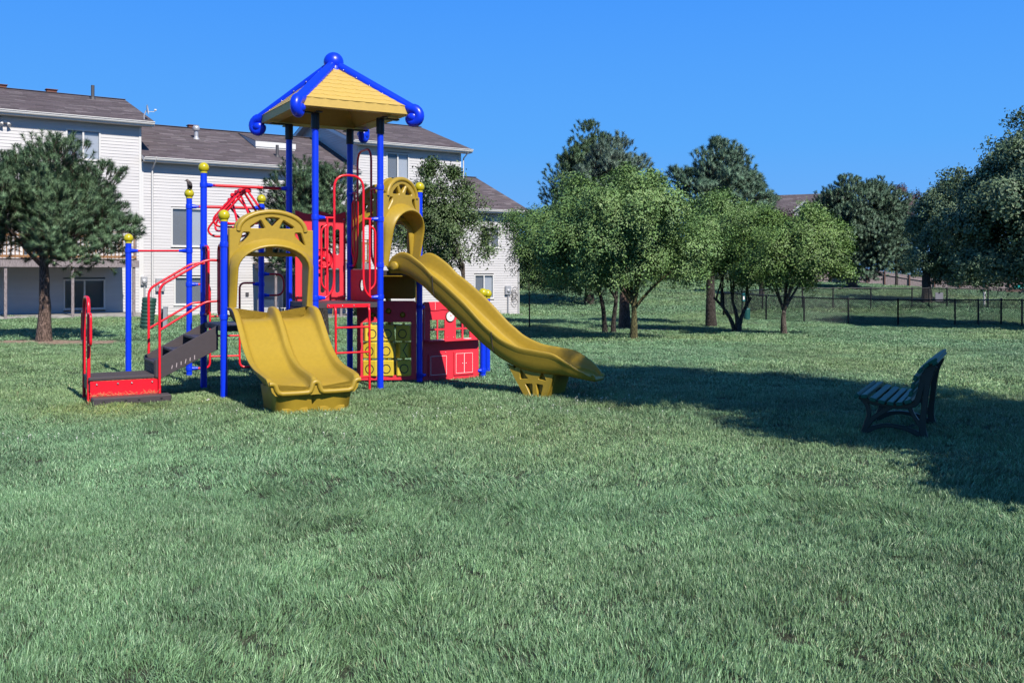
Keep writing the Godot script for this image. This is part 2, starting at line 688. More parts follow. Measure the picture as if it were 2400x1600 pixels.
func grass() -> void:
	var root := Node3D.new()
	root.name = "grass"
	add_child(root)
	stuff(root)
	var lean_a := noise(0.9, 81, 3)
	var lean_d := noise(0.35, 82, 3)
	var tall := noise(0.75, 83, 3)
	var tint := noise(0.22, 84, 4)
	var dry := noise(0.09, 85, 4)
	var fine := noise(1.3, 86, 3)
	var r := RandomNumberGenerator.new()
	r.seed = 9
	# [from, to, tufts per square metre, scale, radius, blades, height, width, variants]
	for zone in [[2.4, 7.0, 300.0, 1.0, 0.082, 85, 0.047, 0.0029, 5, 0.58], [7.0, 13.0, 180.0, 1.0, 0.095, 80, 0.047, 0.0040, 5, 0.68], [13.0, 24.0, 80.0, 1.0, 0.14, 110, 0.044, 0.0065, 4, 0.9], [24.0, 48.0, 34.0, 1.0, 0.24, 120, 0.038, 0.012, 3, 0.95], [48.0, 110.0, 11.0, 1.0, 0.5, 130, 0.045, 0.028, 2, 0.95]]:
		var sets := []
		var cols := []
		for k in zone[8]:
			sets.append([])
			cols.append([])
		var area: float = 0.56 * (zone[1] * zone[1] - zone[0] * zone[0]) + 3.2 * (zone[1] - zone[0])
		for k in int(area * zone[2]):
			var d := sqrt(r.randf_range(zone[0] * zone[0], zone[1] * zone[1]))
			var x := r.randf_range(-1, 1) * (d * 0.56 + 1.6)
			if in_building(x, d):
				continue
			var skip := false
			for q in bare:
				var e := Vector2((x - q.x) / 1.7, d - q.y).length()
				if e < q.z * r.randf_range(0.5, 1.1):
					skip = true
			if skip:
				continue
			var a := lean_a.get_noise_2d(x, d) * TAU
			var l := clampf(0.24 + lean_d.get_noise_2d(x + 40, d) * 0.6, 0.0, 0.5)
			var ax := Vector3(cos(a), 0, sin(a))
			var bs := Basis(ax, l) * Basis(Vector3.UP, r.randf() * TAU)
			var hs := (1.0 + tall.get_noise_2d(x, d) * 0.45) * r.randf_range(0.85, 1.15)
			bs = bs.scaled_local(Vector3(1, hs, 1))
			var s := r.randi() % int(zone[8])
			sets[s].append(Transform3D(bs, on_ground(x, d) - Vector3(0, 0.004, 0)))
			var t := 1.0 + tint.get_noise_2d(x, d) * 0.32 + fine.get_noise_2d(x, d) * 0.35
			var y := clampf(dry.get_noise_2d(x, d) * 0.6 - 0.05, -0.15, 0.3)
			for q in worn:
				y = maxf(y, q.w * (1.15 - Vector2((x - q.x) / q.z, (d - q.y) / q.z).length()) * r.randf_range(0.5, 1.3))
			cols[s].append(Color(t * (1.0 + y * 0.55), t * (1.0 + y * 0.12), t * (1.0 - y * 0.25)))
		for s in sets.size():
			var mm := MultiMesh.new()
			mm.transform_format = MultiMesh.TRANSFORM_3D
			mm.use_colors = true
			mm.mesh = tuft(100 + s + int(zone[0]) * 10, zone[4], zone[5], zone[6], zone[7], zone[9])
			mm.instance_count = sets[s].size()
			for k in sets[s].size():
				mm.set_instance_transform(k, sets[s][k])
				mm.set_instance_color(k, cols[s][k])
			var o := MultiMeshInstance3D.new()
			o.multimesh = mm
			o.material_override = M.grass_blade
			o.name = numbered(root, "grass_blades")
			root.add_child(o)
			stuff(o)
	# bare earth under the pines
	var dp := noise(0.9, 88)
	for q in [[-11.4, 23.55, 2.1, 0.75], [4.6, 34.8, 2.0, 0.5]]:
		var b := mb()
		var c0 := on_ground(q[0], q[1]) + Vector3(0, 0.008, 0)
		for k in 40:
			var ps := []
			for e in [k, k + 1]:
				var a = TAU * e / 40.0
				var f := 1.0 + dp.get_noise_2d(cos(a) * 2.0 + q[0], sin(a) * 2.0) * 0.5
				var x: float = q[0] + cos(a) * q[2] * f
				var d: float = q[1] + sin(a) * q[3] * f
				ps.append(on_ground(x, d) + Vector3(0, 0.008, 0))
			b.tri(c0, ps[1], ps[0], Vector3.UP)
		structure(put("bare_earth", b, M.dirt))

func litter() -> void:
	# clover heads in the lawn
	var b := mb()
	b.ball(0.0075, Vector3(0, 0.075, 0), 8, Vector3(1, 0.9, 1))
	b.tube([Vector3.ZERO, Vector3(0.004, 0.07, 0)], 0.0012, 4)
	var mm := MultiMesh.new()
	mm.transform_format = MultiMesh.TRANSFORM_3D
	mm.mesh = b.mesh()
	var xs := []
	var r := RandomNumberGenerator.new()
	r.seed = 5
	for q in [[-1.3, 10.4, 1.7, 0.5, 22], [0.7, 11.0, 1.6, 0.6, 20], [-4.3, 9.0, 0.9, 0.35, 18], [-3.6, 10.6, 1.2, 0.3, 10], [1.3, 11.9, 1.0, 0.6, 26], [-1.0, 9.0, 2.5, 1.0, 12]]:
		for k in q[4]:
			var x: float = q[0] + r.randfn() * q[2] * 0.5
			var d: float = q[1] + r.randfn() * q[3] * 0.5
			xs.append(Transform3D(Basis(Vector3.UP, r.randf() * TAU).scaled(Vector3.ONE * r.randf_range(0.6, 1.1)), on_ground(x, d)))
	mm.instance_count = xs.size()
	for k in xs.size():
		mm.set_instance_transform(k, xs[k])
	var o := MultiMeshInstance3D.new()
	o.multimesh = mm
	o.material_override = mat("clover", rgb(0.55, 0.58, 0.5), 0.8)
	o.name = "clover_flowers"
	add_child(o)
	stuff(o)
	# a fallen dry leaf cluster behind the bench, a scrap of paper
	var l := mb(Transform3D(Basis(Vector3.UP, 0.4), on_ground(5.25, 11.9) + Vector3(0, 0.05, 0)))
	for k in 7:
		var a := r.randf() * TAU
		var p := Vector3(cos(a), 0.15, sin(a)) * 0.05
		var s := Vector3(-sin(a), 0.3, cos(a)) * 0.025
		l.quad(Vector3(p.x * 0.2, 0, p.z * 0.2), p + s, p * 2.0, p - s)
	tag(put("dry_leaves", l, mat("dead_leaf", rgb(0.36, 0.2, 0.08), 0.8)), "small clump of orange dry leaves on the grass behind the bench", "leaves")
	var sc := mb(Transform3D(Basis(Vector3.UP, 0.7), on_ground(-3.72, 11.75) + Vector3(0, 0.045, 0)))
	sc.quad(Vector3(-0.035, 0, -0.02), Vector3(0.0, 0.012, -0.022), Vector3(0.0, 0.012, 0.022), Vector3(-0.035, 0, 0.02))
	sc.quad(Vector3(0.0, 0.012, -0.022), Vector3(0.035, -0.002, -0.02), Vector3(0.035, -0.002, 0.02), Vector3(0.0, 0.012, 0.022))
	tag(put("paper_scrap", sc, M.print_white), "crumpled white paper scrap in the grass left of the double slide", "paper")

# ------------------------------------------------------------------ play structure
const P2 := Vector2(-1.825, 13.24)
const P1 := Vector2(-2.631, 12.775)
const N0 := Vector2(-3.67, 12.175)
const P3 := Vector2(-3.216, 13.788)
const P4 := Vector2(-2.42, 14.271)
const S1 := Vector2(-4.255, 13.188)
const Q := Vector2(-1.36, 14.045)
const L2 := Vector2(-5.05, 14.95)
const L1 := Vector2(-6.0, 14.95)
const MP := Vector2(-4.01, 15.29)
const R1 := Vector2(-0.45, 14.76)
const R2 := Vector2(-0.40, 15.5)
const E1 := Vector2(0.866, 0.5)
const E2 := Vector2(-0.5, 0.866)
const PR := 0.0445

var play: Node3D

func post(p: Vector2, top: float, ball := true, y0 := -0.1) -> void:
	var b := mb(Transform3D(Basis(), w(p)))
	b.lathe([[PR, y0], [PR, top]], 24)
	var o := put("post", b, M.blue, play)
	if ball:
		var q := mb()
		q.ball(0.073, w(p, top + 0.045), 24)
		q.xf = Transform3D(Basis(), w(p, top - 0.02))
		q.lathe([[PR + 0.004, -0.012], [PR + 0.004, 0.02], [PR - 0.004, 0.028]], 24)
		put("ball_cap", q, M.ball, o)

# clamp on a post with a stub towards a pipe's end
func clamp_at(p: Vector2, y: float, dir: Vector2, length := 0.11, parent: Node = null) -> void:
	var b := mb(Transform3D(Basis(), w(p, y)))
	b.lathe([[PR, -0.035], [PR + 0.007, -0.032], [PR + 0.007, 0.032], [PR, 0.035]], 20)
	b.xf = Transform3D()
	var d := w(dir.normalized())
	b.tube([w(p, y) + d * PR, w(p, y) + d * (PR + length * 0.6), w(p, y) + d * (PR + length * 0.62), w(p, y) + d * (PR + length)], [0.034, 0.026, 0.022, 0.022], 12)
	put("clamp", b, M.blue, parent if parent else play)

func pipe(called: String, t: Transform3D, p: Array, r := 0.0165, bendr := 0.1, m: Material = null, closed := false, parent: Node = null) -> MeshInstance3D:
	var b := mb(t)
	b.tube(p if closed else bend(p, bendr), r, 12, closed)
	return put(called, b, m if m else M.red, parent if parent else play)

func bolts(b: MB, where: Array, z: float, r := 0.012) -> void:
	for k in range(0, where.size(), 2):
		b.ball(r, Vector3(where[k], where[k + 1], z), 10, Vector3(1, 1, 0.6))

func deck_plate(corners: Array, top: float) -> MeshInstance3D:
	var b := mb()
	var o := PackedVector2Array()
	for p in corners:
		o.append(Vector2(p.x, p.y))
	b.xf = Transform3D(Basis(Vector3(1, 0, 0), Vector3(0, 0, -1), Vector3(0, 1, 0)), Vector3(0, 0, 0))
	b.plate(o, [], top - 0.075, top, 0.006)
	return put("deck", b, M.deck, play)

func hood_outline(W: float, y0: float) -> PackedVector2Array:
	var s := W / 1.2
	var o := [[0.057, 0.0], [0.057, 1.012], [0.16, 1.014]]
	for k in 15:
		var a := PI - PI * (k + 0.6) / 15.2
		o.append([0.617 + 0.465 * cos(a), 1.01 + 0.262 * sin(a)])
	o.append_array([[1.08, 1.01], [1.165, 1.008], [1.165, 0.0]])
	var d := hood_door()
	d.reverse()
	for p in d:
		o.append([p.x, p.y])
	var out := PackedVector2Array()
	for p in o:
		out.append(Vector2(p[0] * s, y0 + p[1]))
	return out

func hood_door() -> Array:
	var o := [Vector2(0.135, 0.0), Vector2(0.135, 0.25), Vector2(0.137, 0.45)]
	for k in 15:
		var a := PI - PI * (k + 0.5) / 15.0
		o.append(Vector2(0.608 + 0.472 * cos(a), 0.475 + 0.315 * pow(sin(a), 0.95)))
	o.append_array([Vector2(1.079, 0.45), Vector2(1.08, 0.25), Vector2(1.08, 0.0)])
	return o

# moulded arch over a slide, front face towards +z of the frame
func hood(a: Vector2, b2: Vector2, y0: float, W: float) -> void:
	var t := fr(a, b2)
	var s := W / 1.2
	var hs := []
	for h in [[0.515, 1.15, 0.615, 1.045, 0.715, 1.152, 0.615, 1.165], [0.76, 1.13, 0.705, 1.02, 0.895, 1.025, 0.9, 1.045], [0.465, 1.128, 0.33, 1.04, 0.335, 1.02, 0.52, 1.02],
			[0.235, 0.965, 0.322, 0.965, 0.305, 0.915, 0.182, 0.79], [0.915, 0.965, 1.0, 0.968, 1.053, 0.80, 0.925, 0.915]]:
		var p := PackedVector2Array()
		for k in range(0, h.size(), 2):
			p.append(Vector2(h[k] * s, y0 + h[k + 1]))
		hs.append(round_poly(p, 0.02))
	var b := mb(t)
	b.plate(hood_outline(W, y0), hs, -0.03, 0.03, 0.012)
	# raised arch rib on the face
	var rib := []
	for k in 17:
		var g := PI - PI * k / 16.0
		rib.append(Vector3((0.617 + 0.44 * cos(g)) * s, y0 + 0.985 + 0.255 * sin(g), 0.02))
	b.tube(rib, 0.033, 10)
	var o := put("slide_hood", b, M.yellow, play)
	# flared canopy round the doorway and its inner lining
	var door := hood_door()
	var q := mb(t)
	var rows := []
	for st in [[0.105, 0.02], [0.095, 0.045], [0.075, 0.075], [0.048, 0.115], [0.022, 0.145], [0.004, 0.155], [-0.012, 0.148], [-0.015, 0.12], [-0.012, 0.03], [-0.012, -0.10]]:
		var row := PackedVector3Array()
		for k in door.size():
			var d1: Vector2 = (door[mini(k + 1, door.size() - 1)] - door[maxi(k - 1, 0)]).normalized()
			var out := Vector2(-d1.y, d1.x)
			var p: Vector2 = door[k] + out * st[0]
			p.x = clampf(p.x, 0.06, 1.16)
			var grow: float = lerpf(0.35, 1.35, clampf(door[k].y / 0.79, 0, 1)) if st[1] > 0.03 else 1.0
			row.append(Vector3(p.x * s, y0 + p.y, st[1] * grow))
		rows.append(row)
	q.grid(rows)
	put("canopy_lip", q, M.yellow, o)
	# rear arch
	var r := mb(t)
	var ro := hood_outline(W, y0)
	var back := PackedVector2Array()
	var nn := 0
	for p in ro:
		nn += 1
		if nn <= 21:
			back.append(p)
	for p in [Vector2(1.07, 0.0), Vector2(1.07, 0.66), Vector2(0.145, 0.66), Vector2(0.145, 0.0)]:
		back.append(Vector2(p.x * s, y0 + p.y))
	r.plate(back, [round_poly(PackedVector2Array([Vector2(0.32 * s, y0 + 0.71), Vector2(0.57 * s, y0 + 0.71), Vector2(0.57 * s, y0 + 0.86), Vector2(0.42 * s, y0 + 0.8)]), 0.03), round_poly(PackedVector2Array([Vector2(0.66 * s, y0 + 0.71), Vector2(0.92 * s, y0 + 0.71), Vector2(0.82 * s, y0 + 0.8), Vector2(0.66 * s, y0 + 0.86)]), 0.03)] + hs, -0.16, -0.10, 0.01)
	put("rear_arch", r, M.yellow, o)

func round_poly(p: PackedVector2Array, r: float) -> PackedVector2Array:
	var o := PackedVector2Array()
	var m := p.size()
	for k in m:
		var a := p[k] + (p[(k - 1 + m) % m] - p[k]).limit_length(minf(r, p[k].distance_to(p[(k - 1 + m) % m]) * 0.4))
		var b := p[k] + (p[(k + 1) % m] - p[k]).limit_length(minf(r, p[k].distance_to(p[(k + 1) % m]) * 0.4))
		for s in 4:
			var t := s / 3.0
			o.append(a.lerp(p[k], t).lerp(p[k].lerp(b, t), t))
	return o

# slide: x along, y up, z across; tables of (x, height)
func slide(called: String, t: Transform3D, length: float, bed: Array, rim: Array, under: Array, half: float, lanes: int, steps: int, flare := 0.0) -> MeshInstance3D:
	var b := mb(t)
	var st := []
	var lip := []
	for k in steps + 1:
		var x := length * (1.0 - pow(1.0 - float(k) / steps, 1.35))
		var yb := table(bed, x)
		var yr := maxf(table(rim, x), yb + 0.02)
		var yu := table(under, x)
		var wide := half * sqrt(1.0 - flare * pow(clampf((x - length + 0.34) / 0.34, 0.0, 1.0), 2.2))
		var ring := PackedVector3Array()
		var top := []
		# left wall, bed (with a divider when there are two lanes), right wall
		var sect := [[-1.0, 0.0, 0.93], [-0.985, 0.0, 0.985], [-0.94, 0.0, 1.0], [-0.9, 0.0, 0.97], [-0.865, 0.0, 0.86], [-0.835, 0.0, 0.45], [-0.80, 0.0, 0.16], [-0.72, 0.0, 0.02]]
		if lanes == 2:
			sect.append_array([[-0.4, 0.0, 0.0], [-0.17, 0.0, 0.02], [-0.115, 0.0, 0.16], [-0.085, 0.0, 0.5], [-0.065, 0.0, 0.86], [-0.035, 0.0, 0.97], [0.0, 0.0, 1.0]])
		else:
			sect.append_array([[-0.45, 0.0, -0.01], [-0.2, 0.0, -0.02], [0.0, 0.0, -0.02]])
		var full := sect.duplicate()
		for e in range(sect.size() - 2, -1, -1):
			full.append([-sect[e][0], 0.0, sect[e][2]])
		for e in full:
			ring.append(Vector3(x, lerpf(yb, yr, e[2]), e[0] * wide))
			top.append(Vector3(x, lerpf(yb, yr, e[2]), e[0] * wide))
		for e in [[0.99, 0.80], [0.955, 0.72], [0.93, 0.35], [0.86, 0.02], [0.78, -1.0], [0.5, -1.0], [-0.5, -1.0], [-0.78, -1.0], [-0.86, 0.02], [-0.93, 0.35], [-0.955, 0.72], [-0.99, 0.80]]:
			ring.append(Vector3(x, yu if e[1] < 0.0 else lerpf(yb - 0.02, yr, e[1]), e[0] * wide))
		st.append(ring)
		if k == steps:
			lip = top
	b.loft(st)
	# rolled lip round the exit
	b.tube(lip.slice(1, lip.size() - 1), 0.030, 10)
	return put(called, b, M.yellow, play)

# handhold and guard loops between two posts
func guard(a: Vector2, b2: Vector2, y: float, W: float) -> void:
	var t := fr(a, b2)
	var h := y - 1.2
	var s := W / 0.93
	var x0 := 0.265 * s
	var x1 := 0.683 * s
	var m := pipe("guard_loop", t, v3([0.09, 1.268 + h, 0.16 * s, 1.272 + h, x0, 1.40 + h, x0, 2.93 + h, x1, 2.93 + h, x1, 1.40 + h, W - 0.16 * s, 1.272 + h, W - 0.09, 1.268 + h]), 0.0165, 0.19)
	pipe("guard_bar", t, v3([0.09, 2.345 + h, x0, 2.345 + h]), 0.0145, 0.02, null, false, m)
	pipe("guard_bar", t, v3([x1, 2.345 + h, W - 0.09, 2.345 + h]), 0.0145, 0.02, null, false, m)
	for e in [[0.167, 1.0], [W / s - 0.155, -1.0]]:
		var x: float = e[0] * s
		var d: float = e[1] * 0.082 * s
		pipe("guard_bar", t, v3([x, 2.345 + h, x, 1.29 + h]), 0.0145, 0.02, null, false, m)
		pipe("hand_loop", t, v3([x, 2.25 + h, x - d, 2.2 + h, x - d, 1.44 + h, x, 1.37 + h]), 0.0135, 0.07, null, false, m)
	for yy in [2.345 + h, 1.268 + h]:
		clamp_at(a, yy, b2 - a, 0.09)
		clamp_at(b2, yy, a - b2, 0.09)

func playground() -> void:
	play = thing("play_structure", "red, blue and yellow play structure with peaked roof and three slide lanes", "play structure", w(Vector2(-2.9, 13.4)))
	# posts
	for p in [[N0, 2.29], [S1, 3.01], [L1, 2.10], [L2, 2.80], [MP, 2.74], [Q, 2.82], [R1, 1.25], [R2, 1.22]]:
		post(p[0], p[1])
	for p in [P1, P2, P3, P4]:
		post(p, 3.62, false)
	canopy()
	# decks
	deck_plate([N0, P1, P3, S1], 0.93)
	deck_plate([P1, P2, P4, P3], 1.2)
	deck_plate([P2, Q, P4], 1.64)
	# risers between the decks
	var b := mb(fr(P1, P3))
	b.plate(rect(0.06, 0.86, 1.11, 1.12, 0.02), [], -0.012, 0.012)
	put("riser_panel", b, M.maroon, play)
	b = mb(fr(P2, P4))
	b.plate(rect(0.06, 1.2, 1.13, 1.655, 0.02), [disc(0.69, 1.425, 0.085)], -0.012, 0.012)
	put("riser_panel", b, M.red_panel, play)
	guard(P1, P2, 1.2, 0.93)
	guard(P2, P4, 1.64, 1.19)
	# hoods over the slides, and one over the climber at the back
	hood(N0, P1, 1.16, 1.2)
	hood(P2, Q, 1.70, 0.93)
	hood(P4, Q, 1.66, 1.08)
	# double slide
	var mid := N0 + E1 * 0.6
	var f := Vector2(0.5, -0.866)
	var t := fr(mid, mid + f)
	var ds := slide("double_slide", t, 1.83, [[0.0, 1.01], [0.12, 1.012], [0.3, 0.985], [0.55, 0.80], [0.8, 0.60], [1.05, 0.45], [1.3, 0.375], [1.6, 0.325], [1.84, 0.245]],
		[[0.0, 1.165], [0.12, 1.17], [0.3, 1.125], [0.5, 0.955], [0.75, 0.715], [1.0, 0.565], [1.25, 0.49], [1.55, 0.452], [1.75, 0.42], [1.84, 0.36]],
		[[0.0, 0.95], [0.2, 0.945], [0.45, 0.70], [0.77, 0.47], [1.0, 0.37], [1.26, 0.30], [1.66, 0.265], [1.84, 0.22]], 0.56, 2, 60, 0.06)
	b = mb(t)
	var foot := []
	for e in [[0.30, 1.16, 1.80, 0.45], [0.10, 1.20, 1.745, 0.43], [-0.08, 1.22, 1.71, 0.42]]:
		var ring := PackedVector3Array()
		for q in [[e[1], -e[3]], [e[2], -e[3]], [e[2] + 0.03, -e[3] * 0.5], [e[2], -0.03], [e[2] - 0.05, 0.0], [e[2], 0.03], [e[2] + 0.03, e[3] * 0.5], [e[2], e[3]], [e[1], e[3]]]:
			ring.append(Vector3(q[0], e[0], q[1]))
		foot.append(ring)
	b.loft(foot)
	for z in [-0.22, 0.22]:
		b.box(Vector3(0.02, 0.07, 0.3), Vector3(1.75, 0.035, z), 0.006)
	put("slide_foot", b, M.yellow, ds)
	# tall slide
	mid = (P2 + Q) * 0.5
	var g := Vector2(0.866, -0.5)
	t = fr(mid, mid + g)
	var ts := slide("tall_slide", t, 3.09, [[0.0, 1.67], [0.2, 1.675], [0.45, 1.57], [0.75, 1.36], [1.2, 1.015], [1.65, 0.67], [2.0, 0.475], [2.3, 0.40], [2.6, 0.375], [2.9, 0.325], [3.10, 0.262]],
		[[0.0, 1.70], [0.1, 1.83], [0.28, 1.895], [0.5, 1.80], [0.75, 1.60], [1.23, 1.262], [1.72, 0.845], [2.06, 0.672], [2.38, 0.618], [2.63, 0.58], [2.87, 0.455], [3.0, 0.365], [3.10, 0.295]],
		[[0.0, 1.60], [0.2, 1.60], [0.45, 1.50], [0.75, 1.28], [1.2, 0.94], [1.65, 0.595], [2.0, 0.41], [2.3, 0.335], [2.79, 0.305], [3.17, 0.24]], 0.335, 1, 84, 0.80)
	for x in [0.78, 1.72]:
		b = mb(t)
		var path := []
		var yb := table([[0.78, 1.34], [1.72, 0.625]], x)
		var yr := table([[0.78, 1.575], [1.72, 0.845]], x)
		for e in [[1.005, 0.95], [0.97, 0.7], [0.945, 0.35], [0.875, 0.0], [0.80, -0.2]]:
			path.append(Vector3(x + 0.0, lerpf(yb - 0.02, yr, e[1]), 0.335 * e[0] + 0.001))
		b.tube(path, 0.005, 6)
		put("seam", b, M.deck, ts)
	for z in [-0.34, 0.34]:
		b = mb(t * Transform3D(Basis(), Vector3(0.14, 1.70, z)))
		b.xf = b.xf * Transform3D(Basis(Vector3.RIGHT, PI / 2 * signf(z)), Vector3.ZERO)
		b.lathe([[0.001, 0.03], [0.05, 0.026], [0.062, 0.01], [0.064, -0.02]], 18)
		put("end_boss", b, M.yellow, ts)
	# its lattice foot: two plates and two flanks
	var lat := PackedVector2Array([Vector2(1.90, 0.42), Vector2(2.2, -0.05), Vector2(2.47, -0.05), Vector2(2.60, 0.345), Vector2(2.52, 0.36), Vector2(2.49, 0.335), Vector2(2.44, 0.385), Vector2(2.38, 0.398), Vector2(2.30, 0.345), Vector2(2.20, 0.405), Vector2(2.05, 0.408), Vector2(2.02, 0.36)])
	var lh := [round_poly(PackedVector2Array([Vector2(2.10, 0.365), Vector2(2.218, 0.242), Vector2(2.10, 0.232)]), 0.012), round_poly(PackedVector2Array([Vector2(2.428, 0.345), Vector2(2.478, 0.228), Vector2(2.37, 0.245)]), 0.012),
		round_poly(PackedVector2Array([Vector2(2.175, 0.175), Vector2(2.28, 0.178), Vector2(2.286, 0.02), Vector2(2.26, 0.02)]), 0.012), round_poly(PackedVector2Array([Vector2(2.338, 0.18), Vector2(2.436, 0.172), Vector2(2.40, 0.02), Vector2(2.36, 0.02)]), 0.012)]
	b = mb(t)
	b.plate(lat, lh, 0.20, 0.245, 0.005)
	b.plate(lat, lh, -0.245, -0.20, 0.005)
	b.box(Vector3(0.03, 0.47, 0.40), Vector3(2.535, 0.15, 0), 0.004, Basis(Vector3.BACK, -0.32))
	b.box(Vector3(0.03, 0.50, 0.40), Vector3(2.06, 0.17, 0), 0.004, Basis(Vector3.BACK, 0.56))
	b.plate(PackedVector2Array([Vector2(2.0, 0.38), Vector2(2.2, -0.05), Vector2(2.45, -0.05), Vector2(2.58, 0.36)]), [], 0.18, 0.185, 0.0)
	put("slide_foot", b, M.yellow, ts)
	# ladder under the front guard
	t = fr(P1, P2)
	var ld := mb(t)
	ld.plate(rect(0.14, 1.135, 0.755, 1.185, 0.006), [], 0.06, 0.07, 0.002)
	var lo := put("ladder", ld, M.red, play)
	for x in [0.243, 0.723]:
		pipe("ladder_rail", t, [Vector3(x, 1.16, 0.07), Vector3(x, 1.11, 0.12), Vector3(x, -0.1, 0.13)], 0.0165, 0.05, null, false, lo)
	for y in [0.87, 0.53, 0.195]:
		pipe("rung", t, [Vector3(0.243, y, 0.13), Vector3(0.723, y, 0.13)], 0.0145, 0.02, null, false, lo)
	ld = mb(t)
	bolts(ld, [0.165, 1.16, 0.36, 1.16, 0.52, 1.16, 0.735, 1.16], 0.072)
	put("bolt", ld, M.bolt, lo)
	red_wall()
	steps()
	overhead()
	loop_ladder()
	tic_tac_toe()
	kitchen()
	# yellow climber below the rear hood
	t = fr(P4, Q)
	b = mb(t)
	b.plate(rect(0.42, 1.22, 1.0, 1.62, 0.05), [], -0.10, -0.06, 0.01)
	var cl := put("rear_climber", b, M.yellow, play)
	for x in [0.50, 0.97]:
		var q := mb(t)
		q.xf = t * Transform3D(Basis(Vector3(0, 0, 1), Vector3.UP, Vector3(-1, 0, 0)), Vector3(x, 0, 0))
		q.plate(PackedVector2Array([Vector2(-0.1, 1.64), Vector2(-0.22, 1.6), Vector2(-0.75, -0.05), Vector2(-0.58, -0.05)]), [], -0.025, 0.025, 0.008)
		put("climber_rail", q, M.yellow, cl)
	for k in 5:
		var y := 0.2 + 0.3 * k
		pipe("rung", t, [Vector3(0.5, y, -0.68 + 0.11 * k), Vector3(0.97, y, -0.68 + 0.11 * k)], 0.022, 0.02, M.yellow, false, cl)

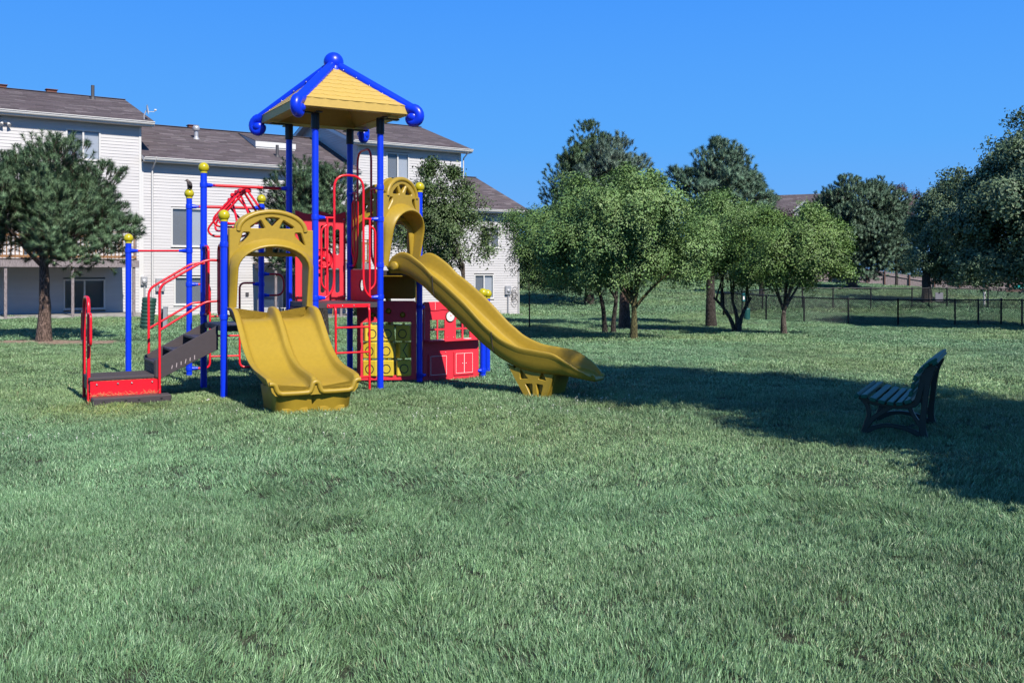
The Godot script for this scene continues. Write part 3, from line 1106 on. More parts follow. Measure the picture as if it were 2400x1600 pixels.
func canopy() -> void:
	var c := (P1 + P2 + P3 + P4) / 4.0
	var hx := 0.93 * 0.5 + 0.32
	var hz := 1.18 * 0.5 + 0.33
	var t := fr(c, c + E1)
	var y0 := 3.775
	var fas := 0.11
	var ya := 4.54
	var cor := [Vector3(-hx, y0 + fas, hz), Vector3(hx, y0 + fas, hz), Vector3(hx, y0 + fas, -hz), Vector3(-hx, y0 + fas, -hz)]
	var apex := Vector3(0, ya, 0)
	var shell := mb(t)
	# fascia, flange and the recessed underside
	for k in 4:
		var a: Vector3 = cor[k]
		var b: Vector3 = cor[(k + 1) % 4]
		var a0 := a - Vector3(0, fas, 0)
		var b0 := b - Vector3(0, fas, 0)
		shell.quad(a0, b0, b, a)
		var ai := Vector3(a.x * 0.74, y0 + 0.012, a.z * 0.78)
		var bi := Vector3(b.x * 0.74, y0 + 0.012, b.z * 0.78)
		shell.quad(a0, b0, bi, ai)
		shell.tri(ai + Vector3(0, 0.02, 0), bi + Vector3(0, 0.02, 0), Vector3(0, ya - 0.08, 0))
		shell.quad(ai, bi, bi + Vector3(0, 0.02, 0), ai + Vector3(0, 0.02, 0))
	var sh := put("canopy", shell, M.roof_yellow, play)
	# moulded shingle courses with scalloped edges
	for k in 4:
		var a: Vector3 = cor[k]
		var b: Vector3 = cor[(k + 1) % 4]
		var q := mb(t)
		var nn := (b - a).cross(apex - a).normalized()
		var rows := 9
		for r in rows:
			var f0 := float(r) / rows
			var f1 := float(r + 1) / rows
			var l0 := a.lerp(apex, f0)
			var r0 := b.lerp(apex, f0)
			var l1 := a.lerp(apex, f1)
			var r1 := b.lerp(apex, f1)
			var nt: int = maxi(2, int(l0.distance_to(r0) / 0.17))
			var up := (l1 + r1 - l0 - r0).normalized()
			for s in nt * 6:
				var u0 := float(s) / (nt * 6)
				var u1 := float(s + 1) / (nt * 6)
				var w0 := fposmod(u0 * nt + r * 0.5, 1.0)
				var w1 := fposmod(u1 * nt + r * 0.5 - 0.0001, 1.0)
				var sc0 := -0.022 * pow(sin(PI * w0), 0.7)
				var sc1 := -0.022 * pow(sin(PI * w1), 0.7)
				if r == 0:
					sc0 *= 0.35
					sc1 *= 0.35
				var p0 := l0.lerp(r0, u0) + up * sc0 + nn * 0.006
				var p1 := l0.lerp(r0, u1) + up * sc1 + nn * 0.006
				var p2 := l1.lerp(r1, u1) + nn * 0.001
				var p3 := l1.lerp(r1, u0) + nn * 0.001
				q.quad(p0, p1, p2, p3)
				q.quad(p0 - nn * 0.008, p1 - nn * 0.008, p1, p0)
		put("shingle_panel", q, M.roof_yellow, sh)
	# hip tubes ending in scrolls
	for k in 4:
		var a: Vector3 = cor[k]
		var q := mb(t)
		var out := Vector3(a.x, 0, a.z).normalized()
		var path := []
		var rad := []
		var e := Vector3(a.x, y0 + fas - 0.035, a.z) + out * 0.0
		for s in 9:
			path.append((apex + Vector3(0, 0.03, 0)).lerp(e, s / 8.0))
			rad.append(lerpf(0.060, 0.076, s / 8.0))
		# curl
		var dirn := (e - apex).normalized()
		var ctr := e + dirn * 0.02 - Vector3(0, 0.105, 0) + out * 0.01
		var st := atan2((e - ctr).y, (e - ctr).dot(out))
		for s in 15:
			var g := st - TAU * 0.80 * (s + 1) / 15.0
			var rr := lerpf(0.108, 0.055, s / 14.0)
			path.append(ctr + out * cos(g) * rr + Vector3(0, sin(g) * rr, 0))
			rad.append(lerpf(0.078, 0.055, s / 14.0))
		q.tube(path, rad, 16)
		q.ball(0.062, ctr, 16, Vector3(1.5, 1.0, 1.5))
		put("hip_tube", q, M.blue, sh)
		var bl := mb(t)
		var side := out.cross(Vector3.UP)
		for s in range(1, 6):
			for sg in [-1.0, 1.0]:
				bl.ball(0.009, (apex + Vector3(0, 0.0, 0)).lerp(e - Vector3(0, 0.045, 0), s / 6.0) + side * sg * 0.075 + Vector3(0, 0.025, 0), 8)
		put("bolt", bl, M.bolt, sh)
	var fin := mb(t)
	fin.ball(0.140, Vector3(0, ya + 0.04, 0), 28)
	fin.lathe([[0.125, ya - 0.10], [0.12, ya - 0.03], [0.10, ya + 0.0]], 24)
	put("finial", fin, M.blue, sh)
	for p in [[P1, 1], [P2, 1], [P3, -1], [P4, -1]]:
		var q := mb(Transform3D(Basis(), w(p[0])))
		q.lathe([[PR, 3.52], [PR + 0.012, 3.53], [PR + 0.012, 3.74], [PR, 3.75]], 20)
		var side := 1.0 if p[0] == P2 or p[0] == P4 else -1.0
		q.xf = fr(p[0], p[0] + E1)
		q.box(Vector3(0.28, 0.018, 0.09), Vector3(side * 0.13, 3.738, 0), 0.003)
		q.box(Vector3(0.09, 0.016, 0.22), Vector3(0, 3.736, 0.08 * p[1]), 0.003)
		put("roof_bracket", q, M.steel_black, sh)

func red_wall() -> void:
	var t := fr(P3, P4)
	var b := mb(t)
	var o := PackedVector2Array([Vector2(0.09, 1.19), Vector2(0.86, 1.19), Vector2(0.86, 2.515)])
	for k in range(1, 16):
		var u := 0.86 - 0.77 * k / 16.0
		o.append(Vector2(u, 2.485 + 0.022 * cos((u - 0.09) / 0.77 * TAU * 2.0)))
	o.append(Vector2(0.09, 2.505))
	var hs := []
	for x in [0.47, 0.595, 0.70]:
		hs.append(rect(x, 1.87, x + 0.065, 2.25 + (0.05 if x < 0.6 else 0.0), 0.032))
		hs.append(rect(x, 1.31, x + 0.065, 1.675, 0.032))
	b.plate(o, hs, -0.01, 0.01, 0.003)
	var p := put("red_panel", b, M.red_panel, play)
	b = mb(t)
	bolts(b, [0.12, 2.40, 0.83, 2.40, 0.12, 1.26, 0.83, 1.26], 0.012, 0.014)
	put("bolt", b, M.bolt, p)
	# steering wheel
	b = mb(t * Transform3D(Basis(), Vector3(0.47, 1.815, 0.13)))
	var ring := []
	for k in 28:
		ring.append(Vector3(cos(TAU * k / 28.0), sin(TAU * k / 28.0), 0) * 0.13)
	b.tube(ring, 0.019, 10, true)
	for k in 3:
		var a := PI / 2 + TAU * k / 3.0
		b.tube([Vector3(cos(a), sin(a), 0) * 0.03, Vector3(cos(a), sin(a), 0) * 0.12], 0.016, 8)
	b.ball(0.045, Vector3.ZERO, 16, Vector3(1, 1, 0.5))
	b.tube([Vector3(0, 0, -0.13), Vector3(0, 0, -0.01)], 0.02, 10)
	var sw := put("steering_wheel", b, M.red, play)
	b = mb(t * Transform3D(Basis(), Vector3(0.47, 1.815, 0.13)))
	b.ball(0.022, Vector3(0, 0, 0.02), 12, Vector3(1, 1, 0.5))
	put("hub_bolt", b, M.bolt, sw)

func steps() -> void:
	# stair: two stringers and treads rising from the platform to the low deck
	var near := N0 + E2 * 0.2
	var far := N0 + E2 * 0.97
	var out := -E1
	var first: MeshInstance3D
	for a in [near, far]:
		var t := fr(a, a + out)
		var b := mb(t)
		b.plate(PackedVector2Array([Vector2(0.03, 0.62), Vector2(0.725, 0.285), Vector2(0.80, 0.30), Vector2(0.80, 0.52), Vector2(0.725, 0.555), Vector2(0.03, 0.93)]), [], -0.018, 0.018, 0.004)
		var o := put("stair_stringer", b, M.deck, play)
		if a == near:
			first = o
	var t2 := fr(near, far)
	var len2 := near.distance_to(far)
	for e in [[0.68, 0.475, 0.34], [0.44, 0.61, 0.52], [0.18, 0.765, 0.74]]:
		var base = t2.origin + w(out) * e[0]
		var b := mb(Transform3D(t2.basis, base))
		b.box(Vector3(len2 - 0.04, 0.035, 0.27), Vector3(len2 * 0.5, e[1], 0), 0.006)
		for k in 5:
			b.box(Vector3(len2 - 0.16, 0.016, 0.02), Vector3(len2 * 0.5, e[1] - 0.04 - 0.034 * k, 0), 0.003, Basis(Vector3.RIGHT, 0.5))
		put("stair_tread", b, M.deck, play)
	var rz := mb(Transform3D(t2.basis, t2.origin + w(out) * 0.79))
	for k in 7:
		rz.box(Vector3(len2 - 0.1, 0.018, 0.03), Vector3(len2 * 0.5, 0.33 + 0.026 * k, 0), 0.004)
	for x in [0.03, len2 - 0.03]:
		rz.box(Vector3(0.06, 0.21, 0.035), Vector3(x, 0.41, 0), 0.004)
	put("stair_riser", rz, M.deck, play)
	# chalk rubbings on the near stringer
	var ck := mb(fr(near, near + out))
	for k in 6:
		var u := 0.60 - 0.055 * k
		var yy := 0.42 + 0.022 * k
		ck.box(Vector3(0.010, 0.045 + 0.01 * (k % 2), 0.002), Vector3(u, yy, -0.0195), 0.0, Basis(Vector3.BACK, 0.2 - 0.1 * (k % 3)))
	put("chalk_marks", ck, M.chalk, first)
	# handrails
	for e in [[near, -0.15, 0.752, 1.44, 1.77, 0.885, 1.235], [far, 0.3, 0.777, 1.39, 1.737, 0.866, 1.20]]:
		var t := fr(e[0], e[0] + out)
		var h := pipe("handrail", t, v3([0.75, e[1], 0.752, e[3] - 0.0, 0.185, e[4], 0.03, e[4] - 0.006], -0.03 if e[0] == near else 0.0), 0.0165, 0.09)
		pipe("lower_rail", t, v3([0.752, e[5], 0.188, e[6], 0.03, e[6] + 0.006], -0.03 if e[0] == near else 0.0), 0.0145, 0.06, null, false, h)
	# guard loops either side of the stair's head
	for e in [[S1, N0], [N0, S1]]:
		var t := fr(e[0], e[1])
		var m := pipe("entry_loop", t, v3([0.08, 1.965, 0.30, 1.965, 0.30, 1.04, 0.08, 1.04]), 0.0165, 0.10)
		pipe("guard_bar", t, v3([0.16, 1.965, 0.16, 1.04]), 0.0145, 0.02, null, false, m)
		pipe("guard_bar", t, v3([0.24, 1.90, 0.24, 1.10]), 0.0135, 0.02, null, false, m)
		for yy in [1.965, 1.04]:
			clamp_at(e[0], yy, e[1] - e[0], 0.06)
	# transfer platform with its lower step and hoop rail
	var a0 := Vector2(-5.13, 11.58)
	var t3 := fr(a0, a0 + E1)
	var b2 := mb(t3)
	b2.box(Vector3(0.82, 0.045, 0.62), Vector3(0.41, 0.31, -0.31), 0.012)
	for k in 9:
		b2.box(Vector3(0.74, 0.004, 0.012), Vector3(0.41, 0.3345, -0.06 - 0.06 * k))
	b2.box(Vector3(0.05, 0.13, 0.56), Vector3(0.03, 0.225, -0.31), 0.008)
	var pf := put("transfer_platform", b2, M.deck, play)
	b2 = mb(t3)
	b2.box(Vector3(0.79, 0.26, 0.02), Vector3(0.41, 0.155, 0.0), 0.005)
	put("front_board", b2, M.red, pf)
	b2 = mb(t3)
	bolts(b2, [0.09, 0.245, 0.33, 0.245, 0.49, 0.245, 0.73, 0.245], 0.012, 0.015)
	put("bolt", b2, M.bolt, pf)
	b2 = mb(t3)
	b2.box(Vector3(0.90, 0.095, 0.22), Vector3(0.47, 0.055, 0.13), 0.012)
	var lw := put("lower_step", b2, M.deck, play)
	b2 = mb(t3)
	for x in [0.14, 0.39, 0.54, 0.80]:
		b2.box(Vector3(0.026, 0.018, 0.004), Vector3(x, 0.06, 0.2415), 0.001)
	put("bolt_hole", b2, M.black, lw)
	# straw caught on the step
	b2 = mb(t3)
	var r := RandomNumberGenerator.new()
	r.seed = 77
	for k in 90:
		var x := r.randf_range(0.03, 0.78)
		var p := Vector3(x, 0.105, r.randf_range(0.015, 0.06))
		var d := Vector3(r.randf_range(-0.07, 0.05), r.randf_range(0.005, 0.055), r.randf_range(-0.01, 0.03))
		b2.tube([p, p + d * 0.5 + Vector3(0, 0.006, 0), p + d], 0.0014, 3, false, false)
	stuff(put("dry_straw", b2, mat("straw", rgb(0.5, 0.38, 0.17), 0.9), lw))
	var h0 := Vector2(-5.16, 11.65)
	var th := fr(h0, h0 + E2)
	var hp := pipe("hoop_rail", th, v3([0.0, -0.1, 0.0, 1.30, 0.50, 1.30, 0.50, -0.1]), 0.021, 0.16)
	pipe("side_loop", th, v3([0.0, 1.11, -0.21, 1.11, -0.21, 0.73, 0.0, 0.73]), 0.0165, 0.07, null, false, hp)
	pipe("side_loop", th, v3([0.50, 1.11, 0.71, 1.11, 0.71, 0.73, 0.50, 0.73]), 0.0165, 0.07, null, false, hp)

func overhead() -> void:
	for e in [[S1, P3, 2.815], [L2, MP, 2.64], [L1, L2, 1.948]]:
		var L: float = e[0].distance_to(e[1])
		pipe("top_bar", fr(e[0], e[1]), v3([0.12, e[2], L - 0.12, e[2]]), 0.022 if e[2] > 2.0 else 0.0165)
		clamp_at(e[0], e[2], e[1] - e[0])
		clamp_at(e[1], e[2], e[0] - e[1])
	# overhead trek: a bowed beam with triangular grips
	var a := (S1 + P3) * 0.5
	var c := (L2 + MP) * 0.5
	var beam := []
	for k in 13:
		var f := k / 12.0
		beam.append(w(a.lerp(c, f), lerpf(2.765, 2.60, f) + 0.10 * sin(PI * f)))
	var b := mb()
	b.tube(beam, 0.026, 12)
	var o := put("overhead_beam", b, M.red, play)
	for k in 6:
		var f := 0.04 + 0.17 * k
		var p: Vector3 = beam[0].lerp(beam[12], f) + Vector3(0, 0.10 * sin(PI * f) - 0.02, 0)
		var yaw: float = [-0.15, 0.75, -0.55, 0.35, -0.75, 0.2][k]
		var g := []
		var tri := [Vector3(0.03, 0, 0), Vector3(0.325, -0.36, 0), Vector3(0.25, -0.47, 0), Vector3(-0.25, -0.47, 0), Vector3(-0.325, -0.36, 0), Vector3(-0.03, 0, 0)]
		g = bend(tri, 0.09)
		var q := mb(Transform3D(Basis(Vector3.UP, yaw) * Basis(Vector3.RIGHT, 0.25 * (1 if k % 2 else -1)), p))
		q.tube(g, 0.0165, 10)
		put("triangle_grip", q, M.red, o)
		q = mb(Transform3D(Basis(Vector3.UP, yaw), p))
		q.box(Vector3(0.13, 0.06, 0.07), Vector3(0, 0.02, 0), 0.02)
		put("grip_plate", q, M.red, o)

func loop_ladder() -> void:
	var t := fr(L2, MP)
	var L := L2.distance_to(MP)
	var o := pipe("loop_ladder", t, v3([0.1, 1.425, 0.309, 1.425, 0.309, 0.11, 0.1, 0.11]), 0.0165, 0.09)
	pipe("loop_rail", t, v3([L - 0.1, 1.445, 0.76, 1.445, 0.76, 0.11, L - 0.1, 0.11]), 0.0165, 0.09, null, false, o)
	for y in [0.92, 0.61, 0.29]:
		pipe("rung", t, v3([0.309, y, 0.76, y]), 0.0145, 0.02, null, false, o)
	for y in [1.425, 0.11]:
		clamp_at(L2, y, MP - L2, 0.09)
		clamp_at(MP, y, L2 - MP, 0.09)
	var e := Vector2(-3.0, 15.8)
	var d := fr(MP, e)
	pipe("hand_loop", d, v3([0.1, 1.585, 0.36, 1.585, 0.36, 1.245, 0.1, 1.245]), 0.0165, 0.16)
	for y in [1.585, 1.245]:
		clamp_at(MP, y, e - MP, 0.08)

func ring_mark(b: MB, r: float, th: float, z: float, ctr := Vector2.ZERO) -> void:
	var k := 26
	for s in k:
		var a := TAU * s / k
		var c := TAU * (s + 1) / k
		b.quad(Vector3(ctr.x + cos(a) * (r - th), ctr.y + sin(a) * (r - th) * 1.05, z), Vector3(ctr.x + cos(a) * r, ctr.y + sin(a) * r * 1.05, z), Vector3(ctr.x + cos(c) * r, ctr.y + sin(c) * r * 1.05, z), Vector3(ctr.x + cos(c) * (r - th), ctr.y + sin(c) * (r - th) * 1.05, z), Vector3(0, 0, 1))

func tic_tac_toe() -> void:
	var t := fr(Vector2(-2.37, 13.93), Q)
	var b := mb(t)
	var o := PackedVector2Array([Vector2(0.11, 0.04), Vector2(0.97, 0.04), Vector2(0.97, 1.17), Vector2(0.94, 1.195), Vector2(0.14, 1.195), Vector2(0.11, 1.17)])
	b.plate(o, [rect(0.195, 0.11, 0.895, 0.885, 0.01), disc(0.334, 0.99, 0.043), disc(0.565, 1.048, 0.043), disc(0.77, 0.99, 0.043)], 0.02, 0.045, 0.003)
	var p := put("game_panel", b, M.red_panel, play)
	for q in [[0.334, 0.99], [0.565, 1.048], [0.77, 0.99]]:
		var k := mb(t)
		k.ball(0.045, Vector3(q[0], q[1], 0.02), 14, Vector3(1, 1, 0.55))
		put("knob", k, M.yellow, p)
	var turn := [[0.28, 0.12, -0.28], [-0.35, -0.15, 0.62], [-0.30, -0.12, 0.10]]
	for r in 3:
		for c in 3:
			var ctr := Vector3([0.31, 0.54, 0.785][c], [0.725, 0.475, 0.215][r], 0.0)
			var tt := t * Transform3D(Basis(Vector3.UP, turn[r][c]), ctr)
			var q := mb(tt)
			q.plate(rect(-0.104, -0.118, 0.104, 0.118, 0.014), [], -0.062, 0.062, 0.012)
			q.lathe([[0.02, -0.15], [0.02, 0.15]], 10)
			var blk := put("game_block", q, M.cyl, p)
			var mk := mb(tt)
			if r == 1 and c == 2:
				mk.xf = tt * Transform3D(Basis(), Vector3(-0.02, 0, 0))
				for s in [-1.0, 1.0]:
					mk.box(Vector3(0.014, 0.13, 0.002), Vector3(0.0, 0.045 * s, 0.0632), 0.0, Basis(Vector3.BACK, -0.6 * s))
			else:
				ring_mark(mk, 0.066, 0.014, 0.0632, Vector2([0.0, 0.0, 0.0][c], -0.01))
			put("mark", mk, M.mark, blk)
	for y in [0.10, 1.12]:
		clamp_at(Q, y, P4 - Q, 0.06)

func kitchen() -> void:
	var t := fr(Q, R1)
	var b := mb(t)
	var o := PackedVector2Array([Vector2(0.06, 0.0), Vector2(1.07, 0.0), Vector2(1.07, 1.15), Vector2(1.05, 1.175), Vector2(0.08, 1.175), Vector2(0.06, 1.15)])
	var hs := []
	for x in [[0.184, 0.300], [0.325, 0.44], [0.645, 0.755], [0.785, 0.90]]:
		hs.append(rect(x[0], 0.775, x[1], 0.905))
		hs.append(rect(x[0], 0.615, x[1], 0.748))
	b.plate(o, hs, -0.01, 0.01, 0.002)
	var p := put("kitchen_panel", b, M.red_panel, play)
	# valance, side curtain outline and cupboards in relief
	b = mb(t)
	b.plate(PackedVector2Array([Vector2(0.07, 1.17), Vector2(0.07, 1.06), Vector2(0.25, 1.04), Vector2(0.4, 1.055), Vector2(0.55, 1.04), Vector2(0.8, 1.05), Vector2(1.05, 1.04), Vector2(1.05, 1.17)]), [], 0.010, 0.022, 0.002)
	b.plate(rect(0.08, 0.65, 0.15, 1.03, 0.01), [], 0.010, 0.02, 0.002)
	put("valance", b, M.red_panel, p)
	for e in [[0.145, 0.06, 0.485, 0.40, 1], [0.60, 0.06, 0.965, 0.42, 2]]:
		b = mb(t)
		b.plate(rect(e[0], e[1], e[2], e[3], 0.006), [], 0.010, 0.026, 0.003)
		var door := put("cupboard", b, M.red_panel, p)
		b = mb(t)
		var x0: float = e[0] + 0.035
		var x1: float = e[2] - 0.02
		var y0: float = e[1] + 0.03
		var y1: float = e[3] - 0.03
		for q in [[x0, y0, x0 + 0.005, y1], [x1 - 0.005, y0, x1, y1], [x0, y0, x1, y0 + 0.005], [x0, y1 - 0.005, x1, y1]]:
			b.quad(Vector3(q[0], q[1], 0.0268), Vector3(q[2], q[1], 0.0268), Vector3(q[2], q[3], 0.0268), Vector3(q[0], q[3], 0.0268))
		if e[4] == 2:
			b.quad(Vector3(0.785, y0 + 0.006, 0.0268), Vector3(0.793, y0 + 0.006, 0.0268), Vector3(0.793, y1 - 0.006, 0.0268), Vector3(0.785, y1 - 0.006, 0.0268))
			for x in [0.757, 0.821]:
				b.ball(0.008, Vector3(x, 0.235, 0.028), 10)
		put("door_lines", b, M.print_white, door)
	b = mb(t)
	for q in [[0.262, 1.06, 0.266, 1.17], [0.075, 0.63, 0.078, 1.17]]:
		b.quad(Vector3(q[0], q[1], 0.0235), Vector3(q[2], q[1], 0.0235), Vector3(q[2], q[3], 0.0235), Vector3(q[0], q[3], 0.0235))
	put("printed_lines", b, M.print_white, p)
	# counter with hob plates
	b = mb(t)
	var cu := PackedVector2Array([Vector2(0.07, 0.0), Vector2(1.06, 0.0), Vector2(1.06, 0.12), Vector2(1.02, 0.155), Vector2(0.2, 0.155), Vector2(0.09, 0.11)])
	b.xf = t * Transform3D(Basis(Vector3(1, 0, 0), Vector3(0, 0, 1), Vector3(0, -1, 0)), Vector3(0, 0.60, 0.01))
	b.plate(cu, [], -0.012, 0.012, 0.003)
	var co := put("counter", b, M.red_panel, p)
	b = mb(t)
	b.lathe([[0.06, 0.613], [0.06, 0.618], [0.001, 0.618]], 20, Vector3(0.30, 0, 0.09))
	b.lathe([[0.06, 0.613], [0.06, 0.618], [0.001, 0.618]], 20, Vector3(0.80, 0, 0.09))
	put("hob", b, M.print_white, co)
	# clock
	b = mb(t * Transform3D(Basis(Vector3.RIGHT, PI / 2), Vector3(0.535, 0.95, 0.012)))
	b.lathe([[0.082, 0.0], [0.082, 0.012], [0.072, 0.014]], 28)
	var ck := put("clock", b, M.mark, p)
	b = mb(t * Transform3D(Basis(Vector3.RIGHT, PI / 2), Vector3(0.535, 0.95, 0.012)))
	b.lathe([[0.072, 0.013], [0.070, 0.0155], [0.0, 0.0155]], 28)
	put("clock_face", b, M.print_white, ck)
	b = mb(t * Transform3D(Basis(), Vector3(0.535, 0.95, 0.0)))
	for k in 12:
		var a := TAU * k / 12.0
		b.box(Vector3(0.005, 0.013, 0.001), Vector3(sin(a), cos(a), 0) * 0.056 + Vector3(0, 0, 0.0285), 0.0, Basis(Vector3.BACK, -a))
	put("clock_ticks", b, M.mark, ck)
	b = mb(t * Transform3D(Basis(), Vector3(0.535, 0.95, 0.0)))
	b.box(Vector3(0.006, 0.045, 0.001), Vector3(0.018, 0.014, 0.0295), 0.0, Basis(Vector3.BACK, -0.9))
	b.box(Vector3(0.006, 0.035, 0.001), Vector3(-0.003, 0.016, 0.0298), 0.0, Basis(Vector3.BACK, 0.2))
	put("clock_hands", b, M.red, ck)
	b = mb(t)
	bolts(b, [0.485, 0.635, 0.60, 0.635, 0.47, 0.06, 0.16, 0.39, 0.46, 0.41], 0.014, 0.009)
	put("bolt", b, M.bolt, p)
	for y in [0.10, 1.10]:
		clamp_at(Q, y, R1 - Q, 0.06)
		clamp_at(R1, y, Q - R1, 0.06)
	pipe("tie_bar", fr(R1, R2), v3([0.05, 0.45, R1.distance_to(R2) - 0.05, 0.45]), 0.0145)

# ------------------------------------------------------------------ bird on the post, bench
func bird() -> void:
	var c := Vector3(L2.x, 2.845, -L2.y)
	var sp := [[445, 492, 0.001], [500, 462, 0.006], [525, 448, 0.012], [565, 445, 0.022], [600, 475, 0.023], [630, 520, 0.026], [662, 585, 0.034], [665, 650, 0.033], [645, 715, 0.026], [622, 780, 0.015], [606, 840, 0.011], [585, 905, 0.011], [562, 955, 0.009]]
	var path := []
	var rad := []
	for s in sp:
		path.append(c + Vector3((s[0] - 625.0) / 2940.0, (1040.0 - s[1]) / 2940.0, 0.045 - 0.01 * (s[1] - 445.0) / 500.0))
		rad.append(s[2])
	var o := thing("bird", "small dark grey-brown bird perched on the second post's yellow ball cap", "bird", c + Vector3(0, 0.073, 0))
	var b := mb()
	b.tube(path, rad, 14)
	put("body", b, mat("feather", rgb(0.095, 0.075, 0.07), 0.7), o)
	for s in [-1.0, 1.0]:
		b = mb(Transform3D(Basis(Vector3.BACK, 0.12), c + Vector3(0.032, 0.125, 0.042 + s * 0.026)))
		b.ball(0.03, Vector3.ZERO, 14, Vector3(0.8, 2.1, 0.4))
		b.tube([Vector3(0.005, -0.045, 0), Vector3(0.008, -0.075, 0)], [0.007, 0.002], 6)
		put("wing", b, mat("feather_dark", rgb(0.035, 0.028, 0.028), 0.7), o)
		b = mb()
		b.tube([c + Vector3(0.0, 0.115, 0.04 + s * 0.012), c + Vector3(0.004, 0.07, 0.03 + s * 0.016)], 0.003, 6)
		b.tube([c + Vector3(0.004, 0.068, 0.032 + s * 0.016), c + Vector3(-0.018, 0.062, 0.04 + s * 0.018)], 0.0022, 5)
		put("leg", b, M.black, o)
	b = mb()
	for s in [-1.0, 1.0]:
		b.ball(0.0035, c + Vector3((562.0 - 625.0) / 2940.0 - 0.006, (1040.0 - 438.0) / 2940.0, 0.045 + s * 0.0195), 8)
	put("eye", b, M.black, o)

# outline of a polyline with varying half widths
func stroke(p: Array) -> PackedVector2Array:
	var l := PackedVector2Array()
	var r := PackedVector2Array()
	var fine := []
	for k in p.size() - 1:
		for s in 5:
			var t := s / 5.0
			var q := []
			for e in 3:
				q.append(cubic_interpolate(p[k][e], p[k + 1][e], p[maxi(k - 1, 0)][e], p[mini(k + 2, p.size() - 1)][e], t))
			fine.append(q)
	fine.append(p[-1])
	for k in fine.size():
		var a := Vector2(fine[maxi(k - 1, 0)][0], fine[maxi(k - 1, 0)][1])
		var b := Vector2(fine[mini(k + 1, fine.size() - 1)][0], fine[mini(k + 1, fine.size() - 1)][1])
		var n := (b - a).normalized().orthogonal()
		l.append(Vector2(fine[k][0], fine[k][1]) + n * fine[k][2])
		r.append(Vector2(fine[k][0], fine[k][1]) - n * fine[k][2])
	r.reverse()
	l.append_array(r)
	return l

func bench() -> void:
	# x runs from the seat's front to its back, z along the slats towards the camera
	var foot := Vector2(3.95, 9.12)
	var sdir := Vector2(0.47, 0.883)
	var bx := w(Vector2(0.883, -0.47))
	var t := Transform3D(Basis(bx, Vector3.UP, -w(sdir)), w(foot) + Vector3(0, -0.01, 0))
	var o := thing("park_bench", "dark green slatted bench with black moulded frame standing in shade", "bench", w(foot + sdir * 0.5))
	# profile in metres from the back foot
	var strokes := [
		[[0.0, 0.0, 0.035], [-0.03, 0.14, 0.03], [-0.012, 0.35, 0.026], [0.012, 0.55, 0.028], [0.035, 0.66, 0.036], [0.075, 0.735, 0.03]],
		[[-0.60, 0.40, 0.022], [-0.52, 0.365, 0.024], [-0.36, 0.335, 0.026], [-0.20, 0.335, 0.03], [-0.09, 0.37, 0.03], [-0.045, 0.50, 0.026], [-0.02, 0.62, 0.026], [0.03, 0.70, 0.026], [0.07, 0.735, 0.022]],
		[[-0.57, 0.375, 0.02], [-0.525, 0.31, 0.021], [-0.515, 0.22, 0.021], [-0.545, 0.10, 0.026], [-0.575, 0.0, 0.03]],
		[[-0.535, 0.12, 0.03], [-0.47, 0.20, 0.024], [-0.38, 0.27, 0.024], [-0.30, 0.33, 0.024]],
		[[-0.15, 0.335, 0.022], [-0.11, 0.25, 0.018], [-0.06, 0.17, 0.02], [-0.025, 0.10, 0.022]],
		[[-0.56, 0.055, 0.028], [-0.44, 0.115, 0.022], [-0.31, 0.135, 0.018], [-0.16, 0.11, 0.022], [-0.02, 0.05, 0.028]]]
	for z in [0.0, -0.98]:
		var b := mb(t)
		for s in strokes:
			b.plate(stroke(s), [], z - 0.025 + 0.001 * strokes.find(s), z + 0.025 - 0.001 * strokes.find(s), 0.005)
		put("end_frame", b, M.bench_frame, o)
		b = mb(t)
		for q in [[-0.03, 0.72], [-0.17, 0.365], [-0.34, 0.345]]:
			b.ball(0.009, Vector3(q[0], q[1], z + 0.027), 8)
		put("bolt", b, M.bolt, o)
	# slats: seat then back
	for s in [[-0.615, 0.415, 0.75], [-0.545, 0.415, 0.1], [-0.465, 0.388, -0.25], [-0.385, 0.37, -0.2], [-0.305, 0.36, -0.05], [-0.225, 0.362, 0.1], [-0.15, 0.385, 0.35], [-0.125, 0.462, 1.22], [-0.106, 0.538, 1.3], [-0.086, 0.614, 1.25], [-0.045, 0.685, 0.98], [0.012, 0.738, 0.7], [0.085, 0.765, 0.62], [0.13, 0.80, 0.6]]:
		if s[0] > 0.1:
			continue
		var b := mb(t * Transform3D(Basis(Vector3.BACK, s[2]), Vector3(s[0], s[1], -0.515)))
		b.box(Vector3(0.052 if s[2] > 0.6 else 0.06, 0.036, 1.27), Vector3.ZERO, 0.006)
		put("slat", b, M.bench_slat, o)
	var cap := mb(t * Transform3D(Basis(Vector3.BACK, 0.55), Vector3(0.075, 0.775, -0.515)))
	cap.box(Vector3(0.085, 0.026, 1.27), Vector3(0, 0.012, 0), 0.006)
	put("top_slat", cap, M.bench_slat, o)

# ------------------------------------------------------------------ townhouses
const BO := Vector2(-19.8, 37.0)
const BU := Vector2(0.8272, 0.5620)
var tb: Transform3D

